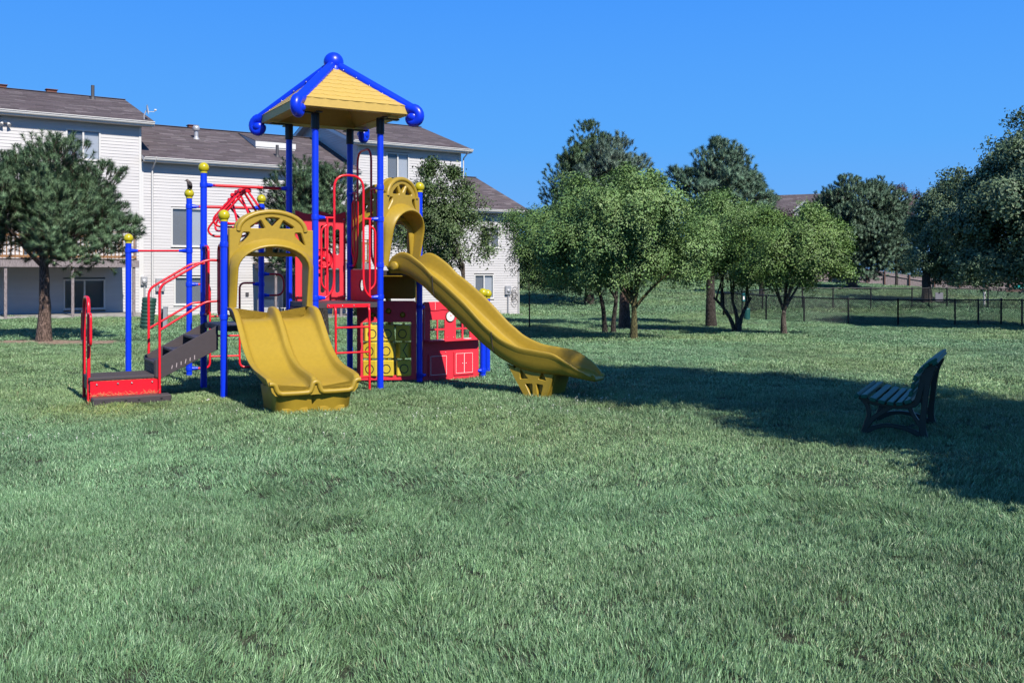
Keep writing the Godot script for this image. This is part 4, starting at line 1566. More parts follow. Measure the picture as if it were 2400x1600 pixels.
# lapped boards over [t0, t1] x [y0, y1] at depth z, leaving the openings free; limits narrow each course (for gables)
func siding(b: MB, t0: float, t1: float, y0: float, y1: float, z: float, openings: Array, gable := []) -> void:
	var e := 0.127
	var y := y0
	while y < y1 - 0.01:
		var yt := minf(y + e, y1)
		var spans := [[t0, t1]]
		if gable.size() > 0:
			# [eave, ridge]: the course shortens evenly towards the ridge
			var cut := clampf(((y + yt) * 0.5 - gable[0]) / (gable[1] - gable[0]), 0.0, 1.0) * (t1 - t0) * 0.5
			spans = [[t0 + cut, t1 - cut]]
		for o in openings:
			if yt > o[1] + 0.02 and y < o[3] - 0.02:
				var next := []
				for s in spans:
					if o[2] <= s[0] or o[0] >= s[1]:
						next.append(s)
					else:
						if o[0] > s[0]:
							next.append([s[0], o[0]])
						if o[2] < s[1]:
							next.append([o[2], s[1]])
				spans = next
		for s in spans:
			if s[1] - s[0] < 0.02:
				continue
			b.quad(Vector3(s[0], y, z + 0.018), Vector3(s[1], y, z + 0.018), Vector3(s[1], yt, z + 0.002), Vector3(s[0], yt, z + 0.002))
			b.quad(Vector3(s[0], y, z), Vector3(s[1], y, z), Vector3(s[1], y, z + 0.018), Vector3(s[0], y, z + 0.018), Vector3.DOWN)
		y = yt

# a sliding window; left pane behind an insect screen, right pane with a blind
func window(parent: Node, t0: float, y0: float, t1: float, y1: float, left: String, right: String, label := "") -> void:
	var b := mb(tb)
	var f := 0.065
	b.plate(rect(t0, y0, t1, y1), [rect(t0 + f, y0 + f, t1 - f, y1 - f)], -0.05, 0.035, 0.006)
	b.box(Vector3(t1 - t0 + 0.04, 0.03, 0.07), Vector3((t0 + t1) * 0.5, y0 - 0.012, 0.03), 0.005)
	var o := put("window", b, M.trim, parent)
	if label:
		o.set_meta("label", label)
	# closed recess behind the glass
	b = mb(tb)
	var corners := [Vector2(t0, y0), Vector2(t1, y0), Vector2(t1, y1), Vector2(t0, y1)]
	for k in 4:
		var p: Vector2 = corners[k]
		var q: Vector2 = corners[(k + 1) % 4]
		b.quad(Vector3(p.x, p.y, 0.0), Vector3(q.x, q.y, 0.0), Vector3(q.x, q.y, -0.14), Vector3(p.x, p.y, -0.14))
	put("recess", b, M.soffit, o)
	# the room behind it
	b = mb(tb)
	var ra := Vector3(t0 - 0.9, y0 - 0.5, -0.14)
	var rb := Vector3(t1 + 0.9, y1 + 0.3, -4.0)
	b.quad(Vector3(ra.x, ra.y, rb.z), Vector3(rb.x, ra.y, rb.z), Vector3(rb.x, rb.y, rb.z), Vector3(ra.x, rb.y, rb.z))
	b.quad(Vector3(ra.x, ra.y, ra.z), Vector3(ra.x, ra.y, rb.z), Vector3(ra.x, rb.y, rb.z), Vector3(ra.x, rb.y, ra.z))
	b.quad(Vector3(rb.x, ra.y, ra.z), Vector3(rb.x, ra.y, rb.z), Vector3(rb.x, rb.y, rb.z), Vector3(rb.x, rb.y, ra.z))
	b.quad(Vector3(ra.x, ra.y, ra.z), Vector3(rb.x, ra.y, ra.z), Vector3(rb.x, ra.y, rb.z), Vector3(ra.x, ra.y, rb.z))
	b.quad(Vector3(ra.x, rb.y, ra.z), Vector3(rb.x, rb.y, ra.z), Vector3(rb.x, rb.y, rb.z), Vector3(ra.x, rb.y, rb.z))
	b.plate(rect(ra.x, ra.y, rb.x, rb.y), [rect(t0, y0, t1, y1)], -0.15, -0.14, 0.0)
	put("room", b, M.room, o)
	var m := (t0 + t1) * 0.5
	b = mb(tb)
	b.box(Vector3(0.07, y1 - y0 - 2 * f, 0.06), Vector3(m, (y0 + y1) * 0.5, -0.005), 0.005)
	put("mullion", b, M.trim, o)
	for e in [[t0 + f, m - 0.035, left], [m + 0.035, t1 - f, right]]:
		if e[2] != "room":
			b = mb(tb)
			b.box(Vector3(e[1] - e[0], y1 - y0 - 2 * f, 0.02), Vector3((e[0] + e[1]) * 0.5, (y0 + y1) * 0.5, -0.09))
			put({"screen": "insect_screen", "blind": "blind"}[e[2]], b, M[e[2]], o)
		b = mb(tb)
		b.quad(Vector3(e[0], y0 + f, -0.02), Vector3(e[1], y0 + f, -0.02), Vector3(e[1], y1 - f, -0.02), Vector3(e[0], y1 - f, -0.02), Vector3(0, 0, 1))
		put("pane", b, M.glass, o)

func shingles(b: MB, t0: Vector2, t1: Vector2, y0: float, z0: float, y1: float, z1: float, sd: int) -> void:
	# t0, t1: left ends and right ends at (eave, ridge)
	var r := RandomNumberGenerator.new()
	r.seed = sd
	var n := noise(0.5, sd, 3)
	var run := Vector2(y1 - y0, z1 - z0).length()
	var courses := int(run / 0.15)
	var nn := Vector3(0, -(z1 - z0), y1 - y0).normalized()
	if nn.y < 0:
		nn = -nn
	for k in courses:
		var f0 := float(k) / courses
		var f1 := float(k + 1) / courses
		var a0 := Vector3(lerpf(t0.x, t0.y, f0), lerpf(y0, y1, f0), lerpf(z0, z1, f0)) + nn * 0.012
		var a1 := Vector3(lerpf(t0.x, t0.y, f1), lerpf(y0, y1, f1), lerpf(z0, z1, f1)) + nn * 0.002
		var e0 := lerpf(t1.x, t1.y, f0)
		var e1 := lerpf(t1.x, t1.y, f1)
		var u := 0.0
		var W := e0 - a0.x
		while u < 1.0:
			var un := minf(u + r.randf_range(0.25, 0.75) / maxf(W, 0.3), 1.0)
			var g := 0.5 + 0.5 * n.get_noise_2d(u * W * 1.5, k * 1.7)
			var q := r.randf_range(0.75, 1.2) * lerpf(0.8, 1.2, g)
			b.col = Color(0.094, 0.077, 0.087) * q
			if r.randf() < 0.13:
				b.col = Color(0.145, 0.125, 0.138) * q
			var p0 := Vector3(lerpf(a0.x, e0, u), a0.y, a0.z)
			var p1 := Vector3(lerpf(a0.x, e0, un), a0.y, a0.z)
			var p2 := Vector3(lerpf(a1.x, e1, un), a1.y, a1.z)
			var p3 := Vector3(lerpf(a1.x, e1, u), a1.y, a1.z)
			b.quad(p0, p1, p2, p3, nn)
			b.quad(p0 - nn * 0.012, p1 - nn * 0.012, p1, p0, Vector3(0, -nn.z, nn.y))
			u = un
	b.col = Color.WHITE

func house_unit(parent: Node, t0: float, t1: float, ybase: float, eave: float, ridge: float, over_l: float, over_r: float, openings: Array, sd: int) -> Node:
	var z1 := -5.0
	var b := mb(tb)
	siding(b, t0, t1, ybase, eave - 0.17, 0.0, openings)
	var wall := stuff(put("siding", b, M.siding, parent))
	# sheathing, ends and rear
	b = mb(tb)
	b.quad(Vector3(t0, ybase, -10), Vector3(t1, ybase, -10), Vector3(t1, eave, -10), Vector3(t0, eave, -10))
	put("rear_wall", b, M.soffit, parent)
	for e in [[t0, -1.0], [t1, 1.0]]:
		var g := mb(tb)
		# local x runs along the building's depth on the end walls
		g.xf = tb * Transform3D(Basis(Vector3(0, 0, 1), Vector3.UP, Vector3(-1, 0, 0)), Vector3(e[0], 0, 0))
		if e[1] > 0:
			g.xf = tb * Transform3D(Basis(Vector3(0, 0, -1), Vector3.UP, Vector3(1, 0, 0)), Vector3(e[0], 0, 0))
			siding(g, 0.0, 10.0, ybase, ridge - 0.05, 0.0, [], [eave, ridge])
		else:
			siding(g, -10.0, 0.0, ybase, ridge - 0.05, 0.0, [], [eave, ridge])
		stuff(put("gable_siding", g, M.siding, parent))
	# corner boards
	for e in [t0, t1]:
		b = mb(tb)
		b.box(Vector3(0.09, eave - 0.17 - ybase, 0.03), Vector3(e + (0.045 if e == t0 else -0.045), (eave - 0.17 + ybase) * 0.5, 0.017), 0.004)
		put("corner_board", b, M.trim, parent)
	# eaves
	b = mb(tb)
	var a := t0 - over_l
	var c := t1 + over_r
	b.box(Vector3(c - a, 0.02, 0.45), Vector3((a + c) * 0.5, eave - 0.17, 0.225))
	var so := put("soffit", b, M.soffit, parent)
	b = mb(tb)
	b.box(Vector3(c - a, 0.17, 0.025), Vector3((a + c) * 0.5, eave - 0.10, 0.452), 0.003)
	put("fascia", b, M.trim, so)
	b = mb(tb * Transform3D(Basis(Vector3(0, 0, 1), Vector3.UP, Vector3(-1, 0, 0)), Vector3.ZERO))
	var prof := PackedVector2Array([Vector2(0.466, eave - 0.125), Vector2(0.525, eave - 0.125), Vector2(0.55, eave - 0.09), Vector2(0.555, eave - 0.05), Vector2(0.585, eave - 0.03), Vector2(0.585, eave), Vector2(0.572, eave), Vector2(0.572, eave - 0.02), Vector2(0.54, eave - 0.045), Vector2(0.52, eave - 0.11), Vector2(0.478, eave - 0.11), Vector2(0.478, eave), Vector2(0.466, eave)])
	b.plate(prof, [], -c, -a, 0.0)
	put("gutter", b, M.trim, parent)
	# roof: shingles over a deck with thickness
	b = mb(tb)
	var slope := (ridge - eave) / 5.45
	shingles(b, Vector2(a - 0.02, a - 0.02), Vector2(c + 0.02, c + 0.02), eave - 0.005, 0.50, ridge, z1, sd)
	shingles(b, Vector2(a - 0.02, a - 0.02), Vector2(c + 0.02, c + 0.02), eave - 0.005, -10.50, ridge, z1, sd + 1)
	b.col = Color(0.094, 0.077, 0.087)
	b.box(Vector3(c - a + 0.04, 0.02, 0.28), Vector3((a + c) * 0.5, ridge + 0.012, z1), 0.004)
	var roof := put("roof", b, M.shingle, parent)
	b = mb(tb)
	for sg in [1.0, -1.0]:
		for x in [a, c]:
			var mid := Vector3(x, (eave + ridge) * 0.5 - 0.10, z1 + sg * 2.72)
			b.box(Vector3(0.025, 0.17, sqrt(5.45 * 5.45 + (ridge - eave) * (ridge - eave))), mid, 0.003, Basis(Vector3.RIGHT, sg * atan(slope)))
		b.box(Vector3(c - a - 0.03, 0.015, 5.86), Vector3((a + c) * 0.5, (eave + ridge) * 0.5 - 0.045, z1 + sg * 2.72), 0.0, Basis(Vector3.RIGHT, sg * atan(slope)))
	put("rake_board", b, M.trim, roof)
	return roof

func downspout(parent: Node, t: float, y0: float, y1: float) -> void:
	var b := mb(tb)
	b.tube([Vector3(t + 0.05, y1 + 0.02, 0.53), Vector3(t + 0.05, y1 - 0.12, 0.52), Vector3(t, y1 - 0.42, 0.09), Vector3(t, y1 - 0.52, 0.065), Vector3(t, y0 + 0.12, 0.065), Vector3(t, y0 + 0.04, 0.10), Vector3(t + 0.1, y0 + 0.01, 0.5)], 0.042, 4)
	put("downspout", b, M.trim, parent)

func roof_at(eave: float, ridge: float, z: float) -> float:
	return eave + (0.45 - z) / 5.45 * (ridge - eave)

func townhouses() -> void:
	tb = fr(BO, BO + BU)
	var o := thing("townhouse_row", "white clapboard townhouse row with brown shingle roofs behind the play structure", "building", w(BO + BU * 12.0, -0.4))
	var wa := [2.31, 6.17, 3.62, 7.41]
	var wb := [2.225, 0.14, 3.80, 1.363]
	var wd := [0.7, 2.25, 2.5, 4.3]
	var w1 := [6.42, 2.73, 7.95, 4.40]
	var w2 := [6.54, 0.24, 7.95, 1.458]
	var w5 := [10.9, 2.4, 12.6, 4.4]
	var w6 := [11.3, -0.35, 13.2, 1.6]
	var w3 := [16.566, 6.17, 17.812, 7.465]
	var w7 := [16.7, 3.0, 18.0, 4.3]
	var w4 := [21.58, 0.28, 22.78, 1.54]
	var w8 := [22.0, 2.9, 23.1, 4.0]
	var ra := house_unit(o, -11.0, 5.207, -0.6, 7.885, 9.62, 0.4, 0.42, [wa, wb, wd], 201)
	var rb := house_unit(o, 5.207, 15.06, -0.9, 6.42, 8.57, -0.02, -0.02, [w1, w2, w5, w6], 211)
	var rc := house_unit(o, 15.063, 20.787, -1.0, 7.865, 9.69, 0.42, 0.40, [w3, w7], 221)
	house_unit(o, 20.787, 24.375, -1.2, 4.885, 7.11, -0.02, 0.40, [w4, w8], 231)
	window(o, wa[0], wa[1], wa[2], wa[3], "screen", "blind")
	window(o, wb[0], wb[1], wb[2], wb[3], "room", "room")
	window(o, wd[0], wd[1], wd[2], wd[3], "room", "room")
	window(o, w1[0], w1[1], w1[2], w1[3], "screen", "blind")
	window(o, w2[0], w2[1], w2[2], w2[3], "screen", "screen")
	window(o, w5[0], w5[1], w5[2], w5[3], "room", "blind")
	window(o, w6[0], w6[1], w6[2], w6[3], "room", "room")
	window(o, w3[0], w3[1], w3[2], w3[3], "screen", "blind")
	window(o, w7[0], w7[1], w7[2], w7[3], "screen", "blind")
	window(o, w4[0], w4[1], w4[2], w4[3], "screen", "blind")
	window(o, w8[0], w8[1], w8[2], w8[3], "screen", "screen")
	downspout(o, 5.64, -0.15, 6.42)
	downspout(o, 24.33, -0.62, 4.885)
	downspout(o, 20.9, 4.9, 7.865)
	# low shed dormer on the middle roof
	var b := mb(tb)
	var z0 := -2.2
	var y0 := roof_at(6.42, 8.57, z0)
	var pr := PackedVector2Array([Vector2(z0, y0 - 0.02), Vector2(z0, y0 + 0.34), Vector2(-4.6, roof_at(6.42, 8.57, -4.6) + 0.02), Vector2(-4.6, y0 + 0.2)])
	b.xf = tb * Transform3D(Basis(Vector3(0, 0, 1), Vector3.UP, Vector3(-1, 0, 0)), Vector3.ZERO)
	b.plate(pr, [], -12.80, -10.88, 0.0)
	var dm := put("dormer", b, M.soffit, rb)
	b = mb(tb)
	shingles(b, Vector2(10.84, 10.84), Vector2(12.84, 12.84), y0 + 0.355, z0 + 0.05, roof_at(6.42, 8.57, -4.75) + 0.03, -4.75, 241)
	put("dormer_roof", b, M.shingle, dm)
	b = mb(tb)
	b.box(Vector3(1.98, 0.27, 0.03), Vector3(11.84, y0 + 0.22, z0 + 0.02), 0.004)
	put("dormer_fascia", b, M.trim, dm)
	# roof vents and pipes
	for e in [[ra, 0.55, 7.885, 9.62], [ra, 2.55, 7.885, 9.62], [rb, 5.75, 6.42, 8.57], [rb, 8.75, 6.42, 8.57], [rc, 18.9, 7.865, 9.69]]:
		b = mb(tb)
		b.box(Vector3(0.42, 0.14, 0.30), Vector3(e[1], e[3] + 0.07, -5.12), 0.02)
		b.box(Vector3(0.5, 0.03, 0.40), Vector3(e[1], e[3] + 0.15, -5.12), 0.01)
		put("roof_vent", b, M.vent, e[0])
	for e in [[ra, 4.12, -4.3, 7.885, 9.62, 0.075, 0.62, "pipe"], [rb, 11.45, -0.95, 6.42, 8.57, 0.07, 0.55, "pipe"], [rb, 11.95, -4.3, 6.42, 8.57, 0.07, 0.6, "pipe"]]:
		var y := roof_at(e[3], e[4], e[2])
		b = mb(tb * Transform3D(Basis(), Vector3(e[1], y, e[2])))
		b.lathe([[e[5] * 1.9, -0.08], [e[5] * 1.5, 0.06], [e[5], 0.10], [e[5], e[6]], [e[5] * 0.8, e[6]]], 14)
		put("vent_pipe", b, M[e[7]], e[0])
	var yv := roof_at(6.42, 8.57, -3.1)
	b = mb(tb * Transform3D(Basis(), Vector3(8.36, yv, -3.1)))
	b.lathe([[0.2, -0.10], [0.11, 0.05], [0.095, 0.10], [0.095, 0.34], [0.10, 0.36], [0.16, 0.38], [0.165, 0.52], [0.12, 0.60], [0.001, 0.62]], 18)
	put("flue_cap", b, M.galv, rb)
	# meters, boxes and conduits on the wall
	for e in [[5.30, 1.28, 0.26, 0.36], [5.95, 1.10, 0.36, 0.55], [23.62, 0.70, 0.34, 0.46]]:
		b = mb(tb)
		b.box(Vector3(e[2], e[3], 0.14), Vector3(e[0], e[1], 0.09), 0.02)
		var bx := put("meter_box", b, M.galv, o)
		b = mb(tb * Transform3D(Basis(Vector3.RIGHT, PI / 2), Vector3(e[0], e[1] - 0.02, 0.15)))
		b.lathe([[0.10, 0.0], [0.10, 0.05], [0.07, 0.08], [0.001, 0.085]], 18)
		put("meter_dial", b, M.galv, bx)
		b = mb(tb)
		b.tube([Vector3(e[0] + 0.03, e[1] - e[3] * 0.5, 0.06), Vector3(e[0] + 0.03, -0.75 if e[0] > 20.0 else -0.2, 0.06)], 0.04, 8)
		put("conduit", b, M.galv, bx)
	b = mb(tb)
	b.box(Vector3(0.14, 0.16, 0.05), Vector3(9.70, 0.66, 0.04), 0.008)
	put("outlet_box", b, M.pipe, o)
	b = mb(tb)
	b.plate(rect(9.30, -0.75, 9.86, 0.16), [rect(9.35, -0.7, 9.81, 0.11)], 0.012, 0.035, 0.003)
	b.plate(rect(9.35, -0.7, 9.81, 0.11), [], 0.012, 0.024, 0.002)
	put("access_hatch", b, M.trim, o)
	# coiled cable by the right corner
	b = mb(tb)
	var path := []
	for k in 90:
		var a := k * 0.42
		path.append(Vector3(24.05 + cos(a) * (0.16 + 0.05 * sin(k * 0.7)), 0.72 + sin(a) * (0.20 + 0.05 * cos(k * 0.5)) - k * 0.008, 0.045 + 0.012 * sin(a * 1.7)))
	b.tube(path, 0.008, 5)
	put("coiled_cable", b, M.black, o)
	# flood lights under the left eave
	b = mb(tb)
	b.box(Vector3(0.14, 0.12, 0.05), Vector3(0.14, 7.45, 0.045), 0.01)
	for s in [-1.0, 1.0]:
		b.tube([Vector3(0.14, 7.45, 0.07), Vector3(0.14 + s * 0.10, 7.42, 0.14), Vector3(0.14 + s * 0.14, 7.32, 0.22)], [0.03, 0.04, 0.075], 10)
	put("flood_light", b, M.trim, o)
	satellite()
	deck_for(1)
	deck_for(2)

func satellite() -> void:
	var y := roof_at(7.885, 9.62, 0.2)
	var base := tb * Vector3(5.30, y, 0.1)
	var o := thing("satellite_dish", "small grey satellite dish on the right end of the left roof", "satellite dish", base)
	var b := mb(tb * Transform3D(Basis(), Vector3(5.30, y, 0.1)))
	b.box(Vector3(0.22, 0.02, 0.22), Vector3(0, 0.01, 0), 0.003, Basis(Vector3.RIGHT, 0.3))
	b.tube([Vector3(0, 0, 0), Vector3(0.0, 0.22, 0.0), Vector3(0.08, 0.42, 0.02)], 0.025, 8)
	b.tube([Vector3(0.0, 0.0, -0.14), Vector3(0.04, 0.3, 0.01)], 0.015, 6)
	put("mast", b, M.galv, o)
	b = mb(tb * Transform3D(Basis(Vector3.UP, -0.35) * Basis(Vector3.BACK, -PI / 2 + 0.12), Vector3(0, 0, 0) + Vector3(5.42, y + 0.48, 0.1)))
	b.lathe([[0.001, -0.02], [0.08, -0.015], [0.15, 0.0], [0.21, 0.03], [0.205, 0.035], [0.145, 0.006], [0.001, -0.012]], 22)
	put("dish", b, M.trim, o)
	b = mb(tb * Transform3D(Basis(), Vector3(5.42, y + 0.48, 0.1)))
	b.tube([Vector3(0.0, -0.1, 0), Vector3(0.25, -0.10, 0.12), Vector3(0.3, -0.05, 0.14)], 0.014, 6)
	b.box(Vector3(0.1, 0.07, 0.07), Vector3(0.3, -0.02, 0.14), 0.015)
	put("feed_arm", b, M.trim, o)

func deck_for(which: int) -> void:
	var t0 := -1.9 if which == 1 else 9.95
	var t1 := 4.45 if which == 1 else 14.4
	var zf := 2.7
	var yt := 2.12 if which == 1 else 2.05
	var o := thing("raised_deck", ["weathered raised timber deck behind the trunk of the left pine", "raised timber deck on posts behind the red panel and hoops"][which - 1], "deck", w(BO + BU * t0) + w(Vector2(0.562, -0.827)) * zf, "raised decks along the townhouse wall")
	var b := mb(tb)
	for k in 17:
		b = mb(tb)
		b.box(Vector3(t1 - t0, 0.03, 0.138), Vector3((t0 + t1) * 0.5, yt + 0.001 * (k % 2), zf - 0.10 - k * 0.155), 0.004)
		put("deck_board", b, M.wood_tan, o)
	for z in [zf, zf - 0.045]:
		b = mb(tb)
		b.box(Vector3(t1 - t0 + (0.12 if z == zf else 0.0), 0.27, 0.04), Vector3((t0 + t1) * 0.5, yt - 0.16, z), 0.004)
		put("beam", b, M.wood_grey, o)
	for k in 9:
		b = mb(tb)
		b.box(Vector3(0.04, 0.2, zf - 0.1), Vector3(lerpf(t0 + 0.1, t1 - 0.1, k / 8.0), yt - 0.125, (zf - 0.1) * 0.5 + 0.02))
		put("joist", b, M.wood_grey, o)
	var n := 4 if which == 1 else 3
	for k in n:
		var x: float = [-1.75, -0.12, 2.13, 4.33][k] if which == 1 else [10.05, 13.03, 14.3][k]
		var p := tb * Vector3(x, 0, zf - 0.1)
		var gy := ground_y(p.x, -p.z)
		b = mb(tb)
		b.box(Vector3(0.10, yt - 0.29 - gy + 0.1, 0.10), Vector3(x, (yt - 0.29 + gy - 0.1) * 0.5, zf - 0.08), 0.006)
		put("post", b, M.wood_grey, o)
	var posts := [t0 + 0.06, (t0 + t1) * 0.5, t1 - 0.08]
	for x in posts:
		b = mb(tb)
		b.box(Vector3(0.09, 1.02, 0.09), Vector3(x, yt + 0.52, zf - 0.03), 0.006)
		put("railing_post", b, M.wood_grey, o)
	for y in [yt + 0.10, yt + 0.88]:
		b = mb(tb)
		b.box(Vector3(t1 - t0 - 0.1, 0.085, 0.035), Vector3((t0 + t1) * 0.5, y, zf + 0.033), 0.004)
		put("railing", b, M.wood_tan, o)
	b = mb(tb)
	b.box(Vector3(t1 - t0, 0.035, 0.14), Vector3((t0 + t1) * 0.5, yt + 1.05, zf - 0.03), 0.005)
	put("railing_cap", b, M.wood_tan, o)
	var nb := int((t1 - t0) / 0.14)
	for k in nb:
		b = mb(tb)
		b.box(Vector3(0.036, 0.92, 0.036), Vector3(t0 + 0.08 + (t1 - t0 - 0.16) * (k + 0.5) / nb, yt + 0.49, zf + 0.07), 0.003)
		put("baluster", b, M.wood_tan, o)

func patio() -> void:
	var yb := -0.33
	var b := mb(tb)
	b.box(Vector3(5.0, 0.12, 3.2), Vector3(12.3, yb - 0.02, 1.65), 0.01)
	structure(put("patio", b, M.concrete))
	b = mb(tb)
	b.box(Vector3(5.5, 0.14, 2.6), Vector3(2.2, -0.07, 1.3), 0.01)
	structure(put("patio", b, M.concrete))
	# air conditioner
	var o := thing("air_conditioner", "pale grey outdoor air conditioner box against the shaded siding", "air conditioner", tb * Vector3(10.45, yb, 0.6))
	b = mb(tb * Transform3D(Basis(), Vector3(10.45, yb + 0.42, 0.6)))
	b.box(Vector3(0.74, 0.76, 0.74), Vector3.ZERO, 0.03)
	put("casing", b, M.galv, o)
	b = mb(tb * Transform3D(Basis(), Vector3(10.45, yb + 0.42, 0.6)))
	for k in 12:
		b.box(Vector3(0.64, 0.018, 0.012), Vector3(0, -0.30 + k * 0.055, 0.374), 0.003)
	stuff(put("louvre", b, M.trim, o))
	b = mb(tb * Transform3D(Basis(), Vector3(10.45, yb + 0.82, 0.6)))
	for k in 6:
		var ring := []
		for s in 24:
			ring.append(Vector3(cos(TAU * s / 24.0), 0, sin(TAU * s / 24.0)) * (0.05 + 0.055 * k))
		b.tube(ring, 0.006, 5, true)
	put("fan_guard", b, M.black, o)
	# slatted white side table
	o = thing("side_table", "low white slatted table on the patio beside the air conditioner", "table", tb * Vector3(10.9, yb, 1.9))
	for k in 5:
		b = mb(tb * Transform3D(Basis(), Vector3(10.9, yb + 0.42, 1.72 + k * 0.095)))
		b.box(Vector3(0.6, 0.022, 0.075), Vector3.ZERO, 0.004)
		put("slat", b, M.trim, o)
	for q in [[-0.25, -0.17], [0.25, -0.17], [-0.25, 0.2], [0.25, 0.2]]:
		b = mb(tb)
		b.tube([Vector3(10.9 + q[0], yb + 0.41, 1.9 + q[1]), Vector3(10.9 + q[0] * 1.1, yb + 0.03, 1.9 + q[1] * 1.1)], 0.02, 6)
		put("leg", b, M.trim, o)
	# folding chair
	o = thing("folding_chair", "tan framed folding chair with blue and white webbing on the patio", "chair", tb * Vector3(12.55, yb, 2.2))
	var t := tb * Transform3D(Basis(Vector3.UP, -0.5), Vector3(12.55, yb + 0.04, 2.2))
	for x in [-0.28, 0.28]:
		b = mb(t)
		b.tube([Vector3(x, 0, 0.32), Vector3(x, 0.42, 0.05), Vector3(x, 0.98, -0.30)], 0.02, 8)
		b.tube([Vector3(x, 0, -0.35), Vector3(x, 0.42, 0.05), Vector3(x, 0.62, 0.28)], 0.018, 8)
		b.tube([Vector3(x, 0.62, 0.30), Vector3(x, 0.63, -0.10)], 0.022, 8)
		put("frame", b, M.wood_tan, o)
	for k in 5:
		b = mb(t)
		b.box(Vector3(0.54, 0.008, 0.065), Vector3(0, 0.41 + 0.004 * k, 0.26 - 0.09 * k), 0.002)
		put("webbing", b, M.trim if k % 2 else M.blind, o)
	for k in 6:
		b = mb(t)
		b.box(Vector3(0.54, 0.07, 0.008), Vector3(0, 0.50 + 0.085 * k, -0.01 - 0.052 * k), 0.002, Basis(Vector3.RIGHT, -0.55))
		put("webbing", b, M.blind if k % 2 else M.trim, o)

func left_utilities() -> void:
	# leaning ribbed bin
	var p := on_ground(-11.47, 30.0)
	var o := thing("compost_bin", "dark green ribbed plastic bin leaning beside the downspout", "bin", p)
	var t := Transform3D(Basis(Vector3.BACK, -0.09), p)
	var b := mb(t)
	var prof := [[0.001, 0.0], [0.19, 0.0], [0.20, 0.03]]
	for k in 8:
		var y := 0.08 + k * 0.112
		prof.append_array([[0.195 + k * 0.001, y], [0.21 + k * 0.001, y + 0.03], [0.21 + k * 0.001, y + 0.065], [0.195 + k * 0.001, y + 0.09]])
	prof.append_array([[0.20, 0.97], [0.20, 0.99]])
	b.lathe(prof, 26)
	put("body", b, M.green_plastic, o)
	b = mb(t)
	b.lathe([[0.212, 0.955], [0.215, 0.985], [0.18, 1.005], [0.001, 1.012]], 26)
	put("lid", b, M.green_plastic, o)
	b = mb(t)
	for k in 8:
		for s in 5:
			var a := 0.9 + s * 0.35
			b.box(Vector3(0.05, 0.03, 0.02), Vector3(cos(a) * 0.208, 0.125 + k * 0.112, sin(a) * 0.208), 0.005, Basis(Vector3.UP, PI / 2 - a))
	stuff(put("vent_ribs", b, M.green_plastic, o))
	# two marker posts
	for e in [[-11.0, 30.1, 0.62, 0.055, "pipe", "short dark utility post right of the green bin"], [-10.86, 29.9, 0.70, 0.06, "galv", "short grey utility post with flat top right of the green bin"]]:
		p = on_ground(e[0], e[1])
		o = thing("utility_post", e[5], "utility post", p)
		b = mb(Transform3D(Basis(Vector3.BACK, -0.03), p))
		b.box(Vector3(e[3] * 2, e[2], e[3] * 1.6), Vector3(0, e[2] * 0.5, 0), 0.008)
		put("post", b, M[e[4]], o)
		b = mb(Transform3D(Basis(Vector3.BACK, -0.03), p))
		b.box(Vector3(e[3] * 2.3, 0.03, e[3] * 1.9), Vector3(0, e[2] + 0.016, 0), 0.008)
		put("cap", b, M[e[4]], o)

# ------------------------------------------------------------------ fences and what stands by them
func link_fence(called: String, label: String, line: Array, h: float, sections := 1) -> void:
	var o := thing(called, label, "chain-link fence", on_ground(line[0].x, line[0].y), "black chain-link fences of the dog run")
	for k in line.size():
		var p := on_ground(line[k].x, line[k].y)
		var b := mb(Transform3D(Basis(), p))
		b.lathe([[0.038, -0.1], [0.038, h + 0.02], [0.043, h + 0.03], [0.036, h + 0.055], [0.001, h + 0.06]], 10)
		put("post", b, M.steel_black, o)
	for k in line.size() - 1:
		var a := on_ground(line[k].x, line[k].y)
		var c := on_ground(line[k + 1].x, line[k + 1].y)
		var b := mb()
		b.tube([a + Vector3(0, h, 0), c + Vector3(0, h, 0)], 0.027, 8)
		b.tube([a + Vector3(0, 0.06, 0), c + Vector3(0, 0.06, 0)], 0.006, 5)
		put("rail", b, M.steel_black, o)
		b = mb()
		var L := a.distance_to(c)
		var step := 0.092
		var hh := h - 0.08
		var n := int((L + hh) / step)
		for s in n:
			for dirn in [0, 1]:
				var u0 := s * step - hh
				var u1 := u0 + hh
				var y0 := 0.0
				var y1 := hh
				if u0 < 0:
					y0 = -u0
					u0 = 0
				if u1 > L:
					y1 -= u1 - L
					u1 = L
				if u1 - u0 < 0.03:
					continue
				if dirn == 1:
					u0 = L - u0
					u1 = L - u1
				var p0 := a.lerp(c, u0 / L) + Vector3(0, 0.06 + y0, 0)
				var p1 := a.lerp(c, u1 / L) + Vector3(0, 0.06 + y1, 0)
				b.tube([p0, p1], 0.0075, 3, false, false)
		stuff(put("chain_mesh", b, M.steel_black, o))

